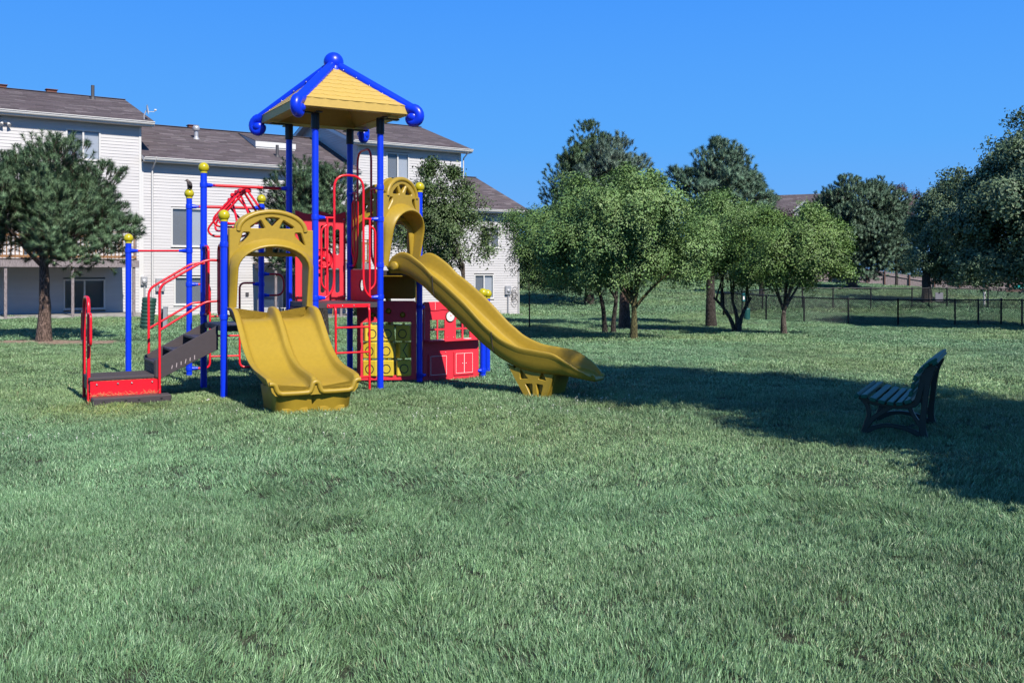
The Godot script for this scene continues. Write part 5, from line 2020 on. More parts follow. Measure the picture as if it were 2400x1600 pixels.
func fences() -> void:
	link_fence("chain_link_fence", "black chain-link fence in front, behind the crabapple trunks", [Vector2(10.3, 46.5), Vector2(11.7, 44.0), Vector2(12.9, 42.2), Vector2(14.5, 41.2), Vector2(16.4, 40.6)], 1.12)
	link_fence("chain_link_fence", "black chain-link fence front run near the right edge, left of the big tree's limb", [Vector2(16.4, 40.6), Vector2(19.1, 41.2), Vector2(20.2, 41.4), Vector2(21.6, 42.2), Vector2(22.2, 41.6), Vector2(25.0, 41.8)], 1.12)
	link_fence("chain_link_fence", "black chain-link fence at the back of the dog run", [Vector2(10.3, 46.5), Vector2(12.9, 49.2), Vector2(15.5, 51.0), Vector2(17.2, 51.2), Vector2(19.3, 51.4), Vector2(21.6, 51.6), Vector2(22.6, 51.8), Vector2(23.4, 51.4), Vector2(25.5, 51.2), Vector2(28.5, 51.0)], 1.12)
	# sign board on the back fence
	var p := on_ground(22.9, 51.3) + Vector3(0, 0.45, 0)
	var o := thing("sign_board", "plain grey board hanging on the back chain-link fence", "board", p)
	var b := mb(fr(Vector2(22.7, 51.25), Vector2(23.1, 51.2), p.y))
	b.box(Vector3(0.40, 0.46, 0.02), Vector3(0.2, 0.23, 0), 0.006)
	put("board", b, M.grey_board, o)
	b = mb(fr(Vector2(22.7, 51.25), Vector2(23.1, 51.2), p.y))
	b.box(Vector3(0.09, 0.05, 0.03), Vector3(0.2, 0.445, 0.02), 0.006)
	b.box(Vector3(0.02, 0.2, 0.02), Vector3(0.2, 0.55, 0), 0.003)
	put("hanger", b, M.steel_black, o)
	# white stand pipe
	p = on_ground(26.0, 52.6)
	o = thing("stand_pipe", "slim white plastic pipe standing behind the back fence", "pipe", p)
	b = mb(Transform3D(Basis(), p))
	b.lathe([[0.055, -0.05], [0.055, 0.80], [0.065, 0.81], [0.065, 0.88], [0.001, 0.89]], 12)
	put("pipe", b, M.trim, o)
	# pet waste station: post with bag box, and the bin beside it
	p = on_ground(10.5, 43.6)
	o = thing("waste_bag_post", "black post with teal waste bag box left of the chain-link fence", "post", p)
	b = mb(Transform3D(Basis(), p))
	b.lathe([[0.03, -0.1], [0.03, 1.75], [0.001, 1.76]], 10)
	put("post", b, M.steel_black, o)
	b = mb(Transform3D(Basis(), p))
	b.box(Vector3(0.15, 0.36, 0.11), Vector3(0.075, 1.05, 0.06), 0.012)
	b.box(Vector3(0.13, 0.07, 0.13), Vector3(0.09, 1.20, 0.065), 0.01)
	var bx := put("bag_box", b, M.teal, o)
	b = mb(Transform3D(Basis(), p))
	b.box(Vector3(0.07, 0.16, 0.004), Vector3(0.05, 1.02, 0.117), 0.001)
	put("sticker", b, M.print_white, bx)
	p = on_ground(10.66, 43.4)
	o = thing("waste_bin", "round teal green waste bin at the foot of the waste bag post", "bin", p)
	b = mb(Transform3D(Basis(), p))
	b.lathe([[0.001, 0.02], [0.13, 0.02], [0.145, 0.05], [0.15, 0.5], [0.152, 0.51]], 20)
	put("body", b, M.green_bin if M.has("green_bin") else mat("green_bin", rgb(0.008, 0.075, 0.07), 0.45), o)
	b = mb(Transform3D(Basis(), p))
	b.lathe([[0.155, 0.50], [0.158, 0.53], [0.12, 0.56], [0.001, 0.575]], 20)
	put("lid", b, M.green_bin, o)
	for s in [-1.0, 1.0]:
		b = mb(Transform3D(Basis(), p))
		b.lathe([[0.151, 0.12 if s < 0 else 0.36], [0.156, 0.135 if s < 0 else 0.375], [0.151, 0.15 if s < 0 else 0.39]], 20)
		put("hoop", b, M.green_bin, o)
	# timber privacy fence far behind
	var line := [Vector2(29.5, 94.0), Vector2(33.5, 95.0), Vector2(37.0, 95.0), Vector2(41.5, 94.0), Vector2(46.0, 93.0), Vector2(50.5, 92.5), Vector2(55.0, 92.0), Vector2(60.0, 92.0)]
	var ys := [0.72, 0.55, 0.0, -0.75, -0.93, -0.95, -0.95, -0.95]
	o = thing("timber_fence", "long grey timber privacy fence behind the dog run", "timber fence", w(line[0], ys[0]))
	for k in line.size() - 1:
		var a := w(line[k], ys[k])
		var c := w(line[k + 1], ys[k + 1])
		var L := a.distance_to(c)
		var n := int(L / 0.145)
		b = mb(fr(line[k], line[k + 1]))
		var r := RandomNumberGenerator.new()
		r.seed = 300 + k
		for s in n:
			var y := lerpf(ys[k], ys[k + 1], (s + 0.5) / n)
			b.box(Vector3(0.135, 1.80 + r.randf_range(-0.03, 0.03), 0.02), Vector3((s + 0.5) * L / n, y + 0.85, r.randf_range(-0.006, 0.006)), 0.0)
		stuff(put("boards", b, M.fence_wood, o))
		for hgt in [0.35, 1.45]:
			b = mb()
			b.tube([a + Vector3(0, hgt, 0.06), c + Vector3(0, hgt, 0.06)], 0.05, 4)
			put("rail", b, M.fence_wood, o)
		for s in [0, 1]:
			var q := a.lerp(c, s * 0.5)
			b = mb(Transform3D(Basis(), q))
			b.box(Vector3(0.12, 1.9, 0.12), Vector3(0, 0.9, 0.12), 0.01)
			put("post", b, M.wood_dark if M.has("wood_dark") else mat("wood_dark", rgb(0.10, 0.055, 0.045), 0.9), o)
	# bare soil strip in front of it
	b = mb()
	for k in 26:
		var f0 := k / 26.0
		var f1 := (k + 1) / 26.0
		var x0 := lerpf(36.5, 62.0, f0)
		var x1 := lerpf(36.5, 62.0, f1)
		var q0 := 89.0 - 9.0 * f0 * sin(f0 * 5.0)
		var q1 := 89.0 - 9.0 * f1 * sin(f1 * 5.0)
		b.quad(on_ground(x0, 92.0) + Vector3(0, 0.03, 0), on_ground(x1, 92.0) + Vector3(0, 0.03, 0), on_ground(x1, q1) + Vector3(0, 0.03, 0), on_ground(x0, q0) + Vector3(0, 0.03, 0), Vector3.UP)
	structure(put("bare_earth", b, M.dirt))
	# covered trailer
	p = on_ground(45.2, 85.0)
	o = thing("trailer", "low brown trailer under a teal cover by the timber fence", "trailer", p)
	var t := Transform3D(Basis(Vector3.UP, -0.25), p)
	b = mb(t)
	b.box(Vector3(2.9, 0.38, 1.3), Vector3(0.6, 0.55, 0), 0.05)
	b.box(Vector3(0.9, 0.06, 0.08), Vector3(-1.2, 0.42, 0), 0.01)
	put("bed", b, mat("rust_brown", rgb(0.16, 0.10, 0.085), 0.8), o)
	b = mb(t)
	var st := []
	for k in 7:
		var f := k / 6.0
		var row := PackedVector3Array()
		for s in 10:
			var g := PI * s / 9.0
			row.append(Vector3(-0.5 + 2.3 * f, 0.74 + sin(g) * (0.45 * sin(PI * (0.12 + 0.76 * f))), cos(g) * 0.62))
		st.append(row)
	b.grid(st)
	put("cover", b, mat("tarp", rgb(0.01, 0.26, 0.23), 0.6), o)
	for x in [0.1, 1.3]:
		for z in [-0.62, 0.62]:
			b = mb(t * Transform3D(Basis(Vector3.RIGHT, PI / 2), Vector3(x, 0.3, z)))
			b.lathe([[0.001, -0.09], [0.24, -0.09], [0.30, -0.06], [0.30, 0.06], [0.24, 0.09], [0.001, 0.09]], 18)
			put("wheel", b, M.black, o)
	# small brown crate
	p = on_ground(43.1, 83.0)
	o = thing("wooden_crate", "small dark wooden crate left of the covered trailer", "crate", p)
	b = mb(Transform3D(Basis(), p))
	b.box(Vector3(0.62, 0.05, 0.5), Vector3(0, 0.03, 0))
	for s in [-1.0, 1.0]:
		for k in 3:
			b.box(Vector3(0.66, 0.12, 0.02), Vector3(0, 0.10 + 0.15 * k, s * 0.26), 0.004)
			b.box(Vector3(0.02, 0.12, 0.5), Vector3(s * 0.32, 0.101 + 0.15 * k, 0), 0.004)
	put("box", b, M.wood_dark, o)
	# house behind the trees
	far_house()

func far_house() -> void:
	var keep := tb
	var a := Vector2(28.8, 118.0)
	tb = fr(a, a + Vector2(0.9, -0.44).normalized())
	var o := thing("house", "white house with grey-brown roof far behind the right-hand pines", "house", w(a))
	var b := mb(tb)
	b.box(Vector3(11.0, 8.4, 8.0), Vector3(5.5, 3.9, -4.0))
	put("wall", b, M.siding, o)
	b = mb(tb)
	shingles(b, Vector2(-0.4, -0.4), Vector2(11.4, 11.4), 7.9, 0.5, 11.4, -4.0, 251)
	shingles(b, Vector2(-0.4, -0.4), Vector2(11.4, 11.4), 7.9, -8.5, 11.4, -4.0, 252)
	b.tri(Vector3(-0.1, 8.0, 0), Vector3(-0.1, 8.0, -8), Vector3(-0.1, 11.3, -4))
	b.tri(Vector3(11.1, 8.0, 0), Vector3(11.1, 8.0, -8), Vector3(11.1, 11.3, -4))
	var rf := put("roof", b, M.shingle, o)
	# front gable
	b = mb(tb)
	b.plate(PackedVector2Array([Vector2(5.2, 0.0), Vector2(9.4, 0.0), Vector2(9.4, 8.2), Vector2(7.3, 9.9), Vector2(5.2, 8.2)]), [], -2.0, 0.9, 0.0)
	put("gable_wall", b, M.siding, o)
	for s in [-1.0, 1.0]:
		b = mb(tb * Transform3D(Basis(Vector3.BACK, s * -0.68), Vector3(7.3 + s * 1.22, 9.15, -0.5)))
		b.box(Vector3(3.3, 0.10, 3.4), Vector3(0, 0.06, 0))
		put("gable_roof", b, M.wood_dark, rf)
		b = mb(tb * Transform3D(Basis(Vector3.BACK, s * -0.68), Vector3(7.3 + s * 1.22, 9.1, 1.22)))
		b.box(Vector3(3.3, 0.24, 0.05), Vector3.ZERO)
		put("rake_board", b, M.trim, rf)
	for x in [1.2, 3.2]:
		window(o, x, 4.6, x + 1.3, 6.2, "screen", "blind")
	tb = keep

# ------------------------------------------------------------------ trees
# a twig with folded leaves; the twig runs up +y
func leaf_twig(sd: int, leaves: int, size: float, reach: float, cols: Array, droop := 0.0) -> ArrayMesh:
	var r := RandomNumberGenerator.new()
	r.seed = sd
	var b := mb()
	for k in leaves:
		var p := Vector3(r.randfn() * 0.45, r.randf_range(-0.6, 0.7), r.randfn() * 0.45) * reach
		var out := Vector3(r.randfn(), r.randfn() * 0.6 + 0.25 - droop, r.randfn()).normalized()
		var side := out.cross(Vector3(r.randfn() * 0.5, 1, r.randfn() * 0.5)).normalized()
		var s := size * r.randf_range(0.7, 1.3)
		var up := side.cross(out)
		var tip := p + out * s - up * s * 0.18
		var mid := p + out * s * 0.45
		b.col = cols[r.randi() % cols.size()] * r.randf_range(0.88, 1.12)
		var l := mid + side * s * 0.27 + up * s * 0.08
		var q := mid - side * s * 0.27 + up * s * 0.08
		var f1 := (l - p).cross(tip - p).normalized()
		var f2 := (tip - p).cross(q - p).normalized()
		if f1.y < 0.0:
			f1 = -f1
		if f2.y < 0.0:
			f2 = -f2
		b.tri(p, l, tip, (f1 * 0.6 + Vector3.UP * 0.55).normalized())
		b.tri(p, tip, q, (f2 * 0.6 + Vector3.UP * 0.55).normalized())
	return b.mesh()

# a pine shoot: needles all round an axis that runs up +y
func pine_shoot(sd: int, needles: int, length: float, nl: float, width: float, cols: Array) -> ArrayMesh:
	var r := RandomNumberGenerator.new()
	r.seed = sd
	var b := mb()
	for k in needles:
		var f := pow(r.randf(), 0.8)
		var a := r.randf() * TAU
		var p := Vector3(0, f * length, 0)
		var rad := Vector3(cos(a), 0, sin(a))
		var out := (rad * r.randf_range(0.75, 1.0) + Vector3.UP * r.randf_range(0.45, 1.1)).normalized()
		var side := out.cross(Vector3(r.randfn(), r.randfn(), r.randfn())).normalized() * width * 0.5
		var tip := p + out * nl * r.randf_range(0.75, 1.15)
		b.col = cols[r.randi() % cols.size()] * r.randf_range(0.75, 1.25)
		b.tri(p - side, p + side, tip, (Vector3.UP * 0.8 + rad * 0.6).normalized())
	b.col = Color(0.05, 0.035, 0.025)
	b.tube([Vector3(0, -length * 0.4, 0), Vector3(0, length * 0.6, 0)], 0.008, 4, false, false)
	return b.mesh()

# spec: h trunk height, r trunk radius, c crown centre offset, rad crown radii, blobs, per (twigs per blob), br (blob radius), twigs (meshes), mat, bark, limbs, seed, tip (crown narrows upward), split (trunk forks height), lean
func tree(called: String, label: String, group: String, base: Vector3, s: Dictionary) -> Node3D:
	var o := thing(called, label, "tree", base, group)
	var r := RandomNumberGenerator.new()
	r.seed = s.seed
	var bark: Material = M[s.bark]
	var lean: Vector3 = s.get("lean", Vector3.ZERO)
	var stems: Array = s.get("stems", [[Vector3.ZERO, s.r, Vector3.ZERO]])
	var tops := []
	for st in stems:
		var path := []
		var rad := []
		var n := 9
		var wob = Vector3(r.randfn(), 0, r.randfn()) * s.r * 0.5
		for k in n:
			var f := float(k) / (n - 1)
			path.append(base + st[0] + Vector3(0, -0.15 + (s.h + 0.15) * f, 0) + st[2] * f * f + lean * f + wob * sin(f * 5.0 + s.seed) * f)
			rad.append(st[1] * (1.0 - 0.42 * f) * (1.0 + 0.32 * pow(1.0 - f, 7)))
		var b := mb()
		b.tube(path, rad, 14)
		# ridged bark: push the surface in and out a little
		var bn := noise(2.2, s.seed + 3, 3)
		for k in b.v.size():
			var p := b.v[k]
			b.v[k] += b.n[k] * bn.get_noise_3d(p.x * 3.0, p.y * 0.7, p.z * 3.0) * st[1] * 0.22
		put("trunk", b, bark, o)
		tops.append([path[-1], rad[-1], path[5]])
	# crown blobs
	var C: Vector3 = base + s.c
	var R: Vector3 = s.rad
	var blobs := []
	for k in s.blobs:
		var f = (k + 0.5) / s.blobs
		var y = 1.0 - 2.0 * f
		var a = k * 2.39996 + s.seed
		var ring := sqrt(maxf(1.0 - y * y, 0.0))
		var q: float = r.randf_range(0.55, 0.95) if k % 4 else r.randf_range(0.1, 0.5)
		var dir := Vector3(cos(a) * ring, y, sin(a) * ring)
		var p := C + dir * q * R
		if s.has("tip"):
			var hgt := clampf((p.y - (C.y - R.y)) / (2.0 * R.y), 0, 1)
			var taper: float = lerpf(1.15, s.tip, hgt)
			p.x = C.x + (p.x - C.x) * taper
			p.z = C.z + (p.z - C.z) * taper
		p += Vector3(r.randfn(), r.randfn() * 0.6, r.randfn()) * s.br * 0.25
		blobs.append([p, s.br * r.randf_range(0.7, 1.25)])
	for e in s.get("extra", []):
		blobs.append([base + e[0], e[1]])
	# limbs towards some of the blobs
	var used_b := 0
	for k in blobs.size():
		if used_b >= s.limbs:
			break
		if k % maxi(1, int(blobs.size() / s.limbs)) != 0:
			continue
		used_b += 1
		var top: Array = tops[k % tops.size()]
		var st: Vector3 = top[2].lerp(top[0], r.randf_range(0.3, 1.0)) if not s.get("pine", false) else Vector3(top[0].x, lerpf(top[2].y, top[0].y, r.randf_range(-0.3, 1.0)), top[0].z).lerp(top[0], 0.2)
		var en: Vector3 = blobs[k][0]
		var mid := st.lerp(en, 0.5) + Vector3(0, (0.22 if not s.get("pine", false) else -0.10) * st.distance_to(en), 0) + Vector3(r.randfn(), 0, r.randfn()) * 0.08
		var path := []
		var rad := []
		for q in 8:
			var f := q / 7.0
			path.append(st.lerp(mid, f).lerp(mid.lerp(en, f), f))
			rad.append(lerpf(top[1] * s.get("limb_r", 0.62), 0.012, pow(f, 0.7)))
		var b := mb()
		b.tube(path, rad, 8)
		put("limb", b, bark, o)
	# foliage
	var twigs: Array = s.twigs
	var sets := []
	for k in twigs.size():
		sets.append([[], []])
	var low: float = base.y + s.get("low", 0.6)
	for bl in blobs:
		for k in s.per:
			var dir := Vector3(r.randfn(), r.randfn(), r.randfn()).normalized()
			if dir.y < -0.35 and r.randf() < 0.6:
				dir.y = -dir.y
			var p: Vector3 = bl[0] + dir * bl[1] * pow(r.randf(), 0.38) * Vector3(1, s.get("flat", 0.85), 1)
			if p.y < low:
				continue
			var axis: Vector3 = (dir * 0.7 + (p - C).normalized() * 0.6 + Vector3.UP * s.get("rise", 0.6) + Vector3(r.randfn(), r.randfn(), r.randfn()) * 0.25).normalized()
			var side := axis.cross(Vector3(r.randfn(), r.randfn(), r.randfn())).normalized()
			var bs := Basis(side, axis, side.cross(axis)).scaled(Vector3.ONE * r.randf_range(0.75, 1.2))
			var q := r.randi() % twigs.size()
			sets[q][0].append(Transform3D(bs, p - base))
			var t := r.randf_range(0.82, 1.18)
			sets[q][1].append(Color(t * r.randf_range(0.95, 1.08), t, t * r.randf_range(0.9, 1.05)))
	for q in twigs.size():
		if sets[q][0].is_empty():
			continue
		var mm := MultiMesh.new()
		mm.transform_format = MultiMesh.TRANSFORM_3D
		mm.use_colors = true
		mm.mesh = twigs[q]
		mm.instance_count = sets[q][0].size()
		for k in sets[q][0].size():
			mm.set_instance_transform(k, sets[q][0][k])
			mm.set_instance_color(k, sets[q][1][k])
		var f := MultiMeshInstance3D.new()
		f.multimesh = mm
		f.material_override = M[s.mat]
		f.name = numbered(o, "crown")
		o.add_child(f)
		stuff(f)
	return o

func trees() -> void:
	var crab := [Color(0.118, 0.215, 0.066), Color(0.14, 0.24, 0.076), Color(0.096, 0.182, 0.058)]
	var crab_d := [Color(0.07, 0.12, 0.042), Color(0.09, 0.145, 0.05), Color(0.055, 0.098, 0.036)]
	var crab_l := [Color(0.108, 0.20, 0.05), Color(0.128, 0.225, 0.058), Color(0.09, 0.17, 0.045)]
	var ash := [Color(0.095, 0.155, 0.085), Color(0.125, 0.19, 0.105), Color(0.07, 0.12, 0.068)]
	var pine := [Color(0.085, 0.165, 0.085), Color(0.108, 0.195, 0.105), Color(0.065, 0.13, 0.066)]
	var pine_b := [Color(0.12, 0.20, 0.165), Color(0.15, 0.235, 0.20), Color(0.10, 0.165, 0.135)]
	var t_crab := [leaf_twig(1, 42, 0.068, 0.24, crab), leaf_twig(2, 42, 0.064, 0.26, crab)]
	var t_light := [leaf_twig(3, 42, 0.068, 0.24, crab_l), leaf_twig(4, 42, 0.064, 0.25, crab_l)]
	var t_dec := [leaf_twig(5, 20, 0.08, 0.24, crab_d), leaf_twig(6, 20, 0.075, 0.26, crab_d)]
	var t_ash := [leaf_twig(7, 24, 0.15, 0.34, ash, 0.55), leaf_twig(8, 24, 0.14, 0.36, ash, 0.5)]
	var t_pine := [pine_shoot(11, 85, 0.17, 0.125, 0.0075, pine), pine_shoot(12, 85, 0.14, 0.115, 0.0075, pine)]
	var t_pine_far := [pine_shoot(13, 70, 0.26, 0.20, 0.016, pine), pine_shoot(14, 70, 0.22, 0.18, 0.016, pine)]
	var t_pine_right := [pine_shoot(19, 80, 0.26, 0.20, 0.018, [Color(0.075, 0.15, 0.098), Color(0.095, 0.175, 0.118), Color(0.055, 0.115, 0.075)])]
	var t_blue := [pine_shoot(15, 75, 0.20, 0.15, 0.012, pine_b), pine_shoot(16, 75, 0.18, 0.14, 0.012, pine_b)]
	var t_teal := [pine_shoot(17, 75, 0.20, 0.16, 0.012, [Color(0.09, 0.18, 0.13), Color(0.11, 0.21, 0.15), Color(0.07, 0.14, 0.10)])]
	var purple := [Color(0.055, 0.03, 0.04), Color(0.075, 0.04, 0.05), Color(0.045, 0.035, 0.05)]
	var t_purple := [leaf_twig(9, 24, 0.18, 0.45, purple)]
	var t_shrub := [leaf_twig(10, 26, 0.13, 0.36, ash), leaf_twig(18, 26, 0.13, 0.34, crab)]

	# pines
	tree("pine_tree", "broad dark green pine with rough brown trunk by the left raised deck", "pine trees", on_ground(-11.75, 24.0),
		{"h": 2.6, "r": 0.165, "c": Vector3(0.05, 3.35, 0), "rad": Vector3(1.95, 1.38, 1.9), "blobs": 54, "per": 95, "br": 0.62, "twigs": t_pine, "mat": "needle", "bark": "bark_pine", "limbs": 9, "seed": 3, "low": 1.75, "rise": 0.9, "pine": true,
		"extra": [[Vector3(1.75, 2.25, 0.4), 0.5], [Vector3(2.0, 2.75, 0.1), 0.45], [Vector3(1.0, 2.05, 0.6), 0.4], [Vector3(-1.4, 2.3, 0.4), 0.5], [Vector3(0.6, 2.4, 0.9), 0.45]]})
	tree("pine_tree", "dark pine standing directly behind the red panel of the play structure", "pine trees", on_ground(-5.53, 28.0),
		{"h": 3.2, "r": 0.15, "c": Vector3(-0.38, 3.5, 0), "rad": Vector3(1.45, 1.7, 1.4), "blobs": 34, "per": 80, "br": 0.55, "twigs": t_pine, "mat": "needle", "bark": "bark_dark", "limbs": 7, "seed": 5, "low": 1.7, "rise": 0.9, "tip": 0.6, "pine": true,
		"extra": [[Vector3(-1.5, 2.2, 0.3), 0.42], [Vector3(-0.9, 2.0, 0.4), 0.4], [Vector3(-1.35, 3.2, 0.0), 0.4]]})
	tree("pine_tree", "tall dark conical pine on the hillside, highest crown left of the crabapples", "pine trees", on_ground(4.7, 58.0),
		{"h": 7.0, "r": 0.25, "c": Vector3(0.1, 5.6, 0), "rad": Vector3(3.7, 5.6, 3.2), "blobs": 100, "per": 60, "br": 0.95, "twigs": t_pine_far, "mat": "needle", "bark": "bark_dark", "limbs": 8, "seed": 7, "low": 0.4, "rise": 1.1, "tip": 0.5, "pine": true})
	tree("pine_tree", "pale blue-grey pine with thick trunk just behind the front crabapple", "pine trees", on_ground(4.24, 36.0),
		{"h": 4.2, "r": 0.20, "c": Vector3(-0.5, 4.9, 0), "rad": Vector3(2.0, 2.3, 1.8), "blobs": 42, "per": 60, "br": 0.62, "twigs": t_blue, "mat": "needle", "bark": "bark_pine", "limbs": 5, "seed": 9, "low": 2.6, "rise": 1.0, "tip": 0.6, "pine": true})
	tree("pine_tree", "loose teal green pine rising between the front and middle crabapples", "pine trees", on_ground(7.93, 38.0),
		{"h": 5.0, "r": 0.19, "c": Vector3(0.35, 5.3, 0), "rad": Vector3(1.75, 2.0, 1.6), "blobs": 34, "per": 64, "br": 0.58, "twigs": t_teal, "mat": "needle", "bark": "bark_dark", "limbs": 6, "seed": 13, "low": 2.9, "rise": 0.9, "pine": true,
		"extra": [[Vector3(1.9, 4.4, 0.2), 0.5], [Vector3(-1.3, 5.9, 0.2), 0.4], [Vector3(0.3, 7.1, 0), 0.35], [Vector3(1.6, 5.5, 0), 0.45]]})
	tree("pine_tree", "small pine tip showing left of the far house's roof", "pine trees", on_ground(16.2, 62.0),
		{"h": 4.0, "r": 0.16, "c": Vector3(0, 4.0, 0), "rad": Vector3(1.5, 2.9, 1.5), "blobs": 22, "per": 46, "br": 0.7, "twigs": t_pine_far, "mat": "needle", "bark": "bark_dark", "limbs": 4, "seed": 15, "low": 0.5, "rise": 1.0, "tip": 0.5, "pine": true})
	tree("pine_tree", "big rounded dark pine right of the far house, before the timber fence", "pine trees", on_ground(25.6, 72.0),
		{"h": 6.0, "r": 0.34, "c": Vector3(0.4, 4.2, 0), "rad": Vector3(5.0, 4.3, 4.0), "blobs": 120, "per": 84, "br": 1.05, "twigs": t_pine_right, "mat": "needle", "bark": "bark_pine", "limbs": 8, "seed": 17, "low": 0.7, "rise": 0.9, "tip": 0.72, "pine": true})
	# crabapples
	tree("crabapple_tree", "largest crabapple, in front, with yellow mossy forked trunk", "crabapple trees", on_ground(3.44, 27.0),
		{"h": 1.15, "r": 0.115, "c": Vector3(-0.4, 3.1, 0), "rad": Vector3(2.7, 1.45, 2.3), "blobs": 66, "per": 48, "br": 0.66, "twigs": t_crab, "mat": "leaf", "bark": "bark_moss", "limbs": 9, "limb_r": 0.8, "seed": 21, "low": 1.45, "rise": 0.7,
		"extra": [[Vector3(-2.2, 2.0, 0.3), 0.5], [Vector3(-1.5, 1.8, 0.8), 0.45], [Vector3(1.5, 1.85, 0.6), 0.45], [Vector3(-0.2, 4.55, 0), 0.42], [Vector3(0.5, 4.4, 0.2), 0.4]]})
	tree("crabapple_tree", "two-stemmed crabapple hidden half behind the largest one, nearest the townhouse", "crabapple trees", on_ground(3.2, 31.5),
		{"h": 1.5, "r": 0.10, "stems": [[Vector3(-0.12, 0, 0), 0.09, Vector3(-0.25, 0, 0)], [Vector3(0.14, 0, 0.05), 0.085, Vector3(0.1, 0, 0)]], "c": Vector3(-1.4, 2.85, 0), "rad": Vector3(2.1, 1.5, 1.7), "blobs": 42, "per": 44, "br": 0.62, "twigs": t_crab, "mat": "leaf", "bark": "bark_dark", "limbs": 6, "limb_r": 0.8, "seed": 23, "low": 1.3, "rise": 0.7})
	tree("crabapple_tree", "many-stemmed crabapple second from the right, left of the waste bin", "crabapple trees", on_ground(7.7, 33.0),
		{"h": 1.2, "r": 0.12, "stems": [[Vector3(0, 0, 0), 0.08, Vector3(-0.75, 0, 0)], [Vector3(0.05, 0, 0.04), 0.085, Vector3(-0.1, 0, 0.1)], [Vector3(0.14, 0, 0), 0.08, Vector3(0.38, 0, 0)]], "c": Vector3(-0.4, 3.1, 0), "rad": Vector3(2.5, 1.5, 1.9), "blobs": 58, "per": 46, "br": 0.6, "twigs": t_crab, "mat": "leaf", "bark": "bark_crab", "limbs": 7, "limb_r": 0.8, "seed": 25, "low": 1.35, "rise": 0.7})
	tree("crabapple_tree", "bright green crabapple in front of the chain-link fence, rightmost of its row", "crabapple trees", on_ground(8.68, 30.5),
		{"h": 0.95, "r": 0.11, "c": Vector3(0.15, 2.75, 0), "rad": Vector3(1.95, 1.3, 1.7), "blobs": 44, "per": 44, "br": 0.58, "twigs": t_light, "mat": "leaf", "bark": "bark_crab", "limbs": 9, "limb_r": 0.75, "seed": 27, "low": 1.5, "rise": 0.7,
		"extra": [[Vector3(1.9, 2.0, 0.1), 0.42], [Vector3(-1.4, 1.95, 0.2), 0.4]]})
	# tree between the play structure and the right townhouse
	tree("leafy_tree", "airy green tree behind the tall slide's hood, in front of the townhouse", "", on_ground(-1.54, 30.0),
		{"h": 2.2, "r": 0.075, "c": Vector3(-0.85, 3.5, 0), "rad": Vector3(1.5, 1.6, 1.4), "blobs": 40, "per": 40, "br": 0.5, "twigs": t_dec, "mat": "leaf", "bark": "bark_crab", "limbs": 9, "seed": 29, "low": 1.9, "rise": 1.0,
		"extra": [[Vector3(-1.0, 5.25, 0), 0.22], [Vector3(-1.15, 5.0, 0), 0.25], [Vector3(0.75, 2.55, 0.2), 0.45], [Vector3(0.8, 3.1, 0), 0.3], [Vector3(-0.3, 4.95, 0), 0.25]]})
	# big trees on the right
	tree("ash_tree", "largest tree, dark glossy leaves, cut off by the right edge", "ash trees", on_ground(21.6, 37.0),
		{"h": 2.6, "r": 0.34, "c": Vector3(-0.2, 4.6, 0), "rad": Vector3(4.4, 3.7, 4.0), "blobs": 110, "per": 60, "br": 1.0, "twigs": t_ash, "mat": "leaf", "bark": "bark_dark", "limbs": 10, "limb_r": 0.7, "seed": 31, "low": 1.6, "rise": 0.3,
		"extra": [[Vector3(-4.0, 2.4, 0.3), 0.7], [Vector3(-3.4, 2.7, 0.2), 0.8], [Vector3(-4.0, 3.9, 0.2), 0.8], [Vector3(-2.4, 2.5, 0.6), 0.7], [Vector3(-1.3, 2.4, 0.9), 0.7], [Vector3(-2.0, 2.3, 2.0), 0.7]]})
	tree("ash_tree", "second dark leafy tree, left of the one at the right edge", "ash trees", on_ground(24.3, 56.0),
		{"h": 2.6, "r": 0.30, "c": Vector3(1.9, 4.1, 0), "rad": Vector3(2.8, 3.4, 2.5), "blobs": 72, "per": 58, "br": 0.9, "twigs": t_ash, "mat": "leaf", "bark": "bark_dark", "limbs": 7, "seed": 33, "low": 1.2, "rise": 0.3})
	tree("ash_tree", "tall ash beside the lawn whose crown shades the bench", "ash trees", on_ground(7.3, 6.35),
		{"h": 3.4, "r": 0.26, "c": Vector3(-0.1, 6.9, 0), "rad": Vector3(2.35, 4.5, 2.35), "blobs": 84, "per": 46, "br": 0.72, "twigs": t_ash, "mat": "leaf", "bark": "bark_dark", "limbs": 10, "seed": 35, "low": 2.6, "rise": 0.5, "tip": 0.85, "extra": [[Vector3(-1.3, 3.4, 1.9), 0.55], [Vector3(-0.6, 3.7, 2.1), 0.6], [Vector3(-1.6, 3.0, 1.5), 0.5], [Vector3(-0.9, 3.3, 2.9), 0.45], [Vector3(-0.2, 4.2, 2.4), 0.6], [Vector3(-1.9, 3.1, 2.2), 0.4], [Vector3(-1.3, 3.4, 0.7), 0.6], [Vector3(-0.7, 3.9, 1.2), 0.6], [Vector3(-1.6, 3.9, 0.3), 0.6]]})
	# purple leaved trees far back
	for e in [[24.4, 86.0, 4.4, 1.8, "reddish leaved tree in front of the far house's roof", 41], [36.2, 90.0, 7.0, 1.9, "purple leaved tree showing between the big pine and the dark trees", 43]]:
		tree("plum_tree", e[4], "plum trees", on_ground(e[0], e[1]),
			{"h": 2.5, "r": 0.15, "c": Vector3(0, e[2], 0), "rad": Vector3(e[3], 2.3, e[3]), "blobs": 22, "per": 30, "br": 0.7, "twigs": t_purple, "mat": "leaf", "bark": "bark_dark", "limbs": 6, "seed": e[5], "low": 1.5, "rise": 0.8})
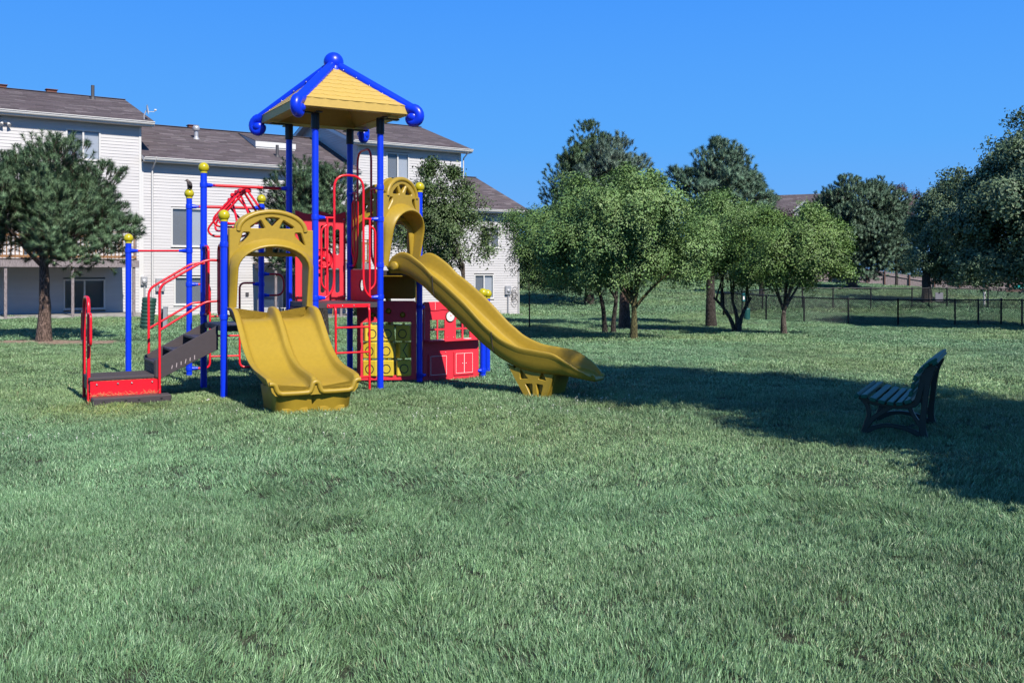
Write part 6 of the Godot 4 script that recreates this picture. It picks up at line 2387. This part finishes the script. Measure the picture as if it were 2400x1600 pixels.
	# shrubs that close the hilltop
	var sh := [[-0.2, 70.0, 1.8, 2.8, "dark shrub on the hilltop beside the townhouse corner"], [2.6, 76.0, 2.2, 3.4, "dark shrub on the hilltop left of the tall pine"], [8.2, 74.0, 2.2, 2.2, "low shrub on the hilltop seen between the crabapple trunks"],
		[12.5, 80.0, 2.4, 2.6, "shrub on the hilltop behind the middle crabapple"], [17.0, 84.0, 2.4, 2.6, "shrub on the hilltop above the waste bag post"], [22.0, 90.0, 2.6, 3.0, "shrub on the hilltop at the left end of the timber fence"], [40.0, 97.5, 3.4, 5.0, "tall shrub behind the timber fence left of the dark trees"], [47.5, 98.0, 4.0, 6.0, "tall shrub behind the timber fence near the right edge"]]
	for k in sh.size():
		var e: Array = sh[k]
		var o := tree("shrub", e[4], "shrubs along the hilltop", on_ground(e[0], e[1]),
			{"h": 0.8, "r": 0.08, "c": Vector3(0, e[3] * 0.5, 0), "rad": Vector3(e[2], e[3] * 0.5, e[2] * 0.8), "blobs": 22, "per": 34, "br": 0.75, "twigs": t_shrub, "mat": "leaf", "bark": "bark_dark", "limbs": 3, "seed": 51 + k, "low": 0.05, "rise": 0.8})
		o.set_meta("category", "shrub")
	patio_shrub(t_crab)
	sapling()

func patio_shrub(tw: Array) -> void:
	var p := tb * Vector3(14.2, -0.4, 2.6)
	var o := tree("shrub", "leafy shrub at the patio's right end, seen below the ladder's top rail", "", p,
		{"h": 0.4, "r": 0.03, "c": Vector3(0, 0.6, 0), "rad": Vector3(0.8, 0.55, 0.7), "blobs": 12, "per": 26, "br": 0.35, "twigs": tw, "mat": "leaf", "bark": "bark_dark", "limbs": 3, "seed": 71, "low": 0.05, "rise": 0.8})
	o.set_meta("category", "shrub")

func sapling() -> void:
	var p := on_ground(0.64, 35.0)
	var o := thing("sapling", "thin leafless sapling standing on the lawn by the townhouse corner", "tree", p)
	var b := mb()
	b.tube([p, p + Vector3(0.0, 1.0, 0), p + Vector3(-0.03, 1.8, 0), p + Vector3(-0.06, 2.5, 0)], [0.028, 0.024, 0.018, 0.006], 8)
	put("trunk", b, M.bark_dark, o)
	var r := RandomNumberGenerator.new()
	r.seed = 91
	for k in 14:
		var y := r.randf_range(0.9, 2.2)
		var a := r.randf() * TAU
		var l := r.randf_range(0.3, 0.75)
		var st := p + Vector3(-0.03 * y / 1.8, y, 0)
		b = mb()
		b.tube([st, st + Vector3(cos(a) * l * 0.5, l * 0.25, sin(a) * l * 0.5), st + Vector3(cos(a) * l * 0.85, l * 0.65, sin(a) * l * 0.85)], [0.010, 0.007, 0.003], 5)
		put("twig", b, M.bark_dark, o)
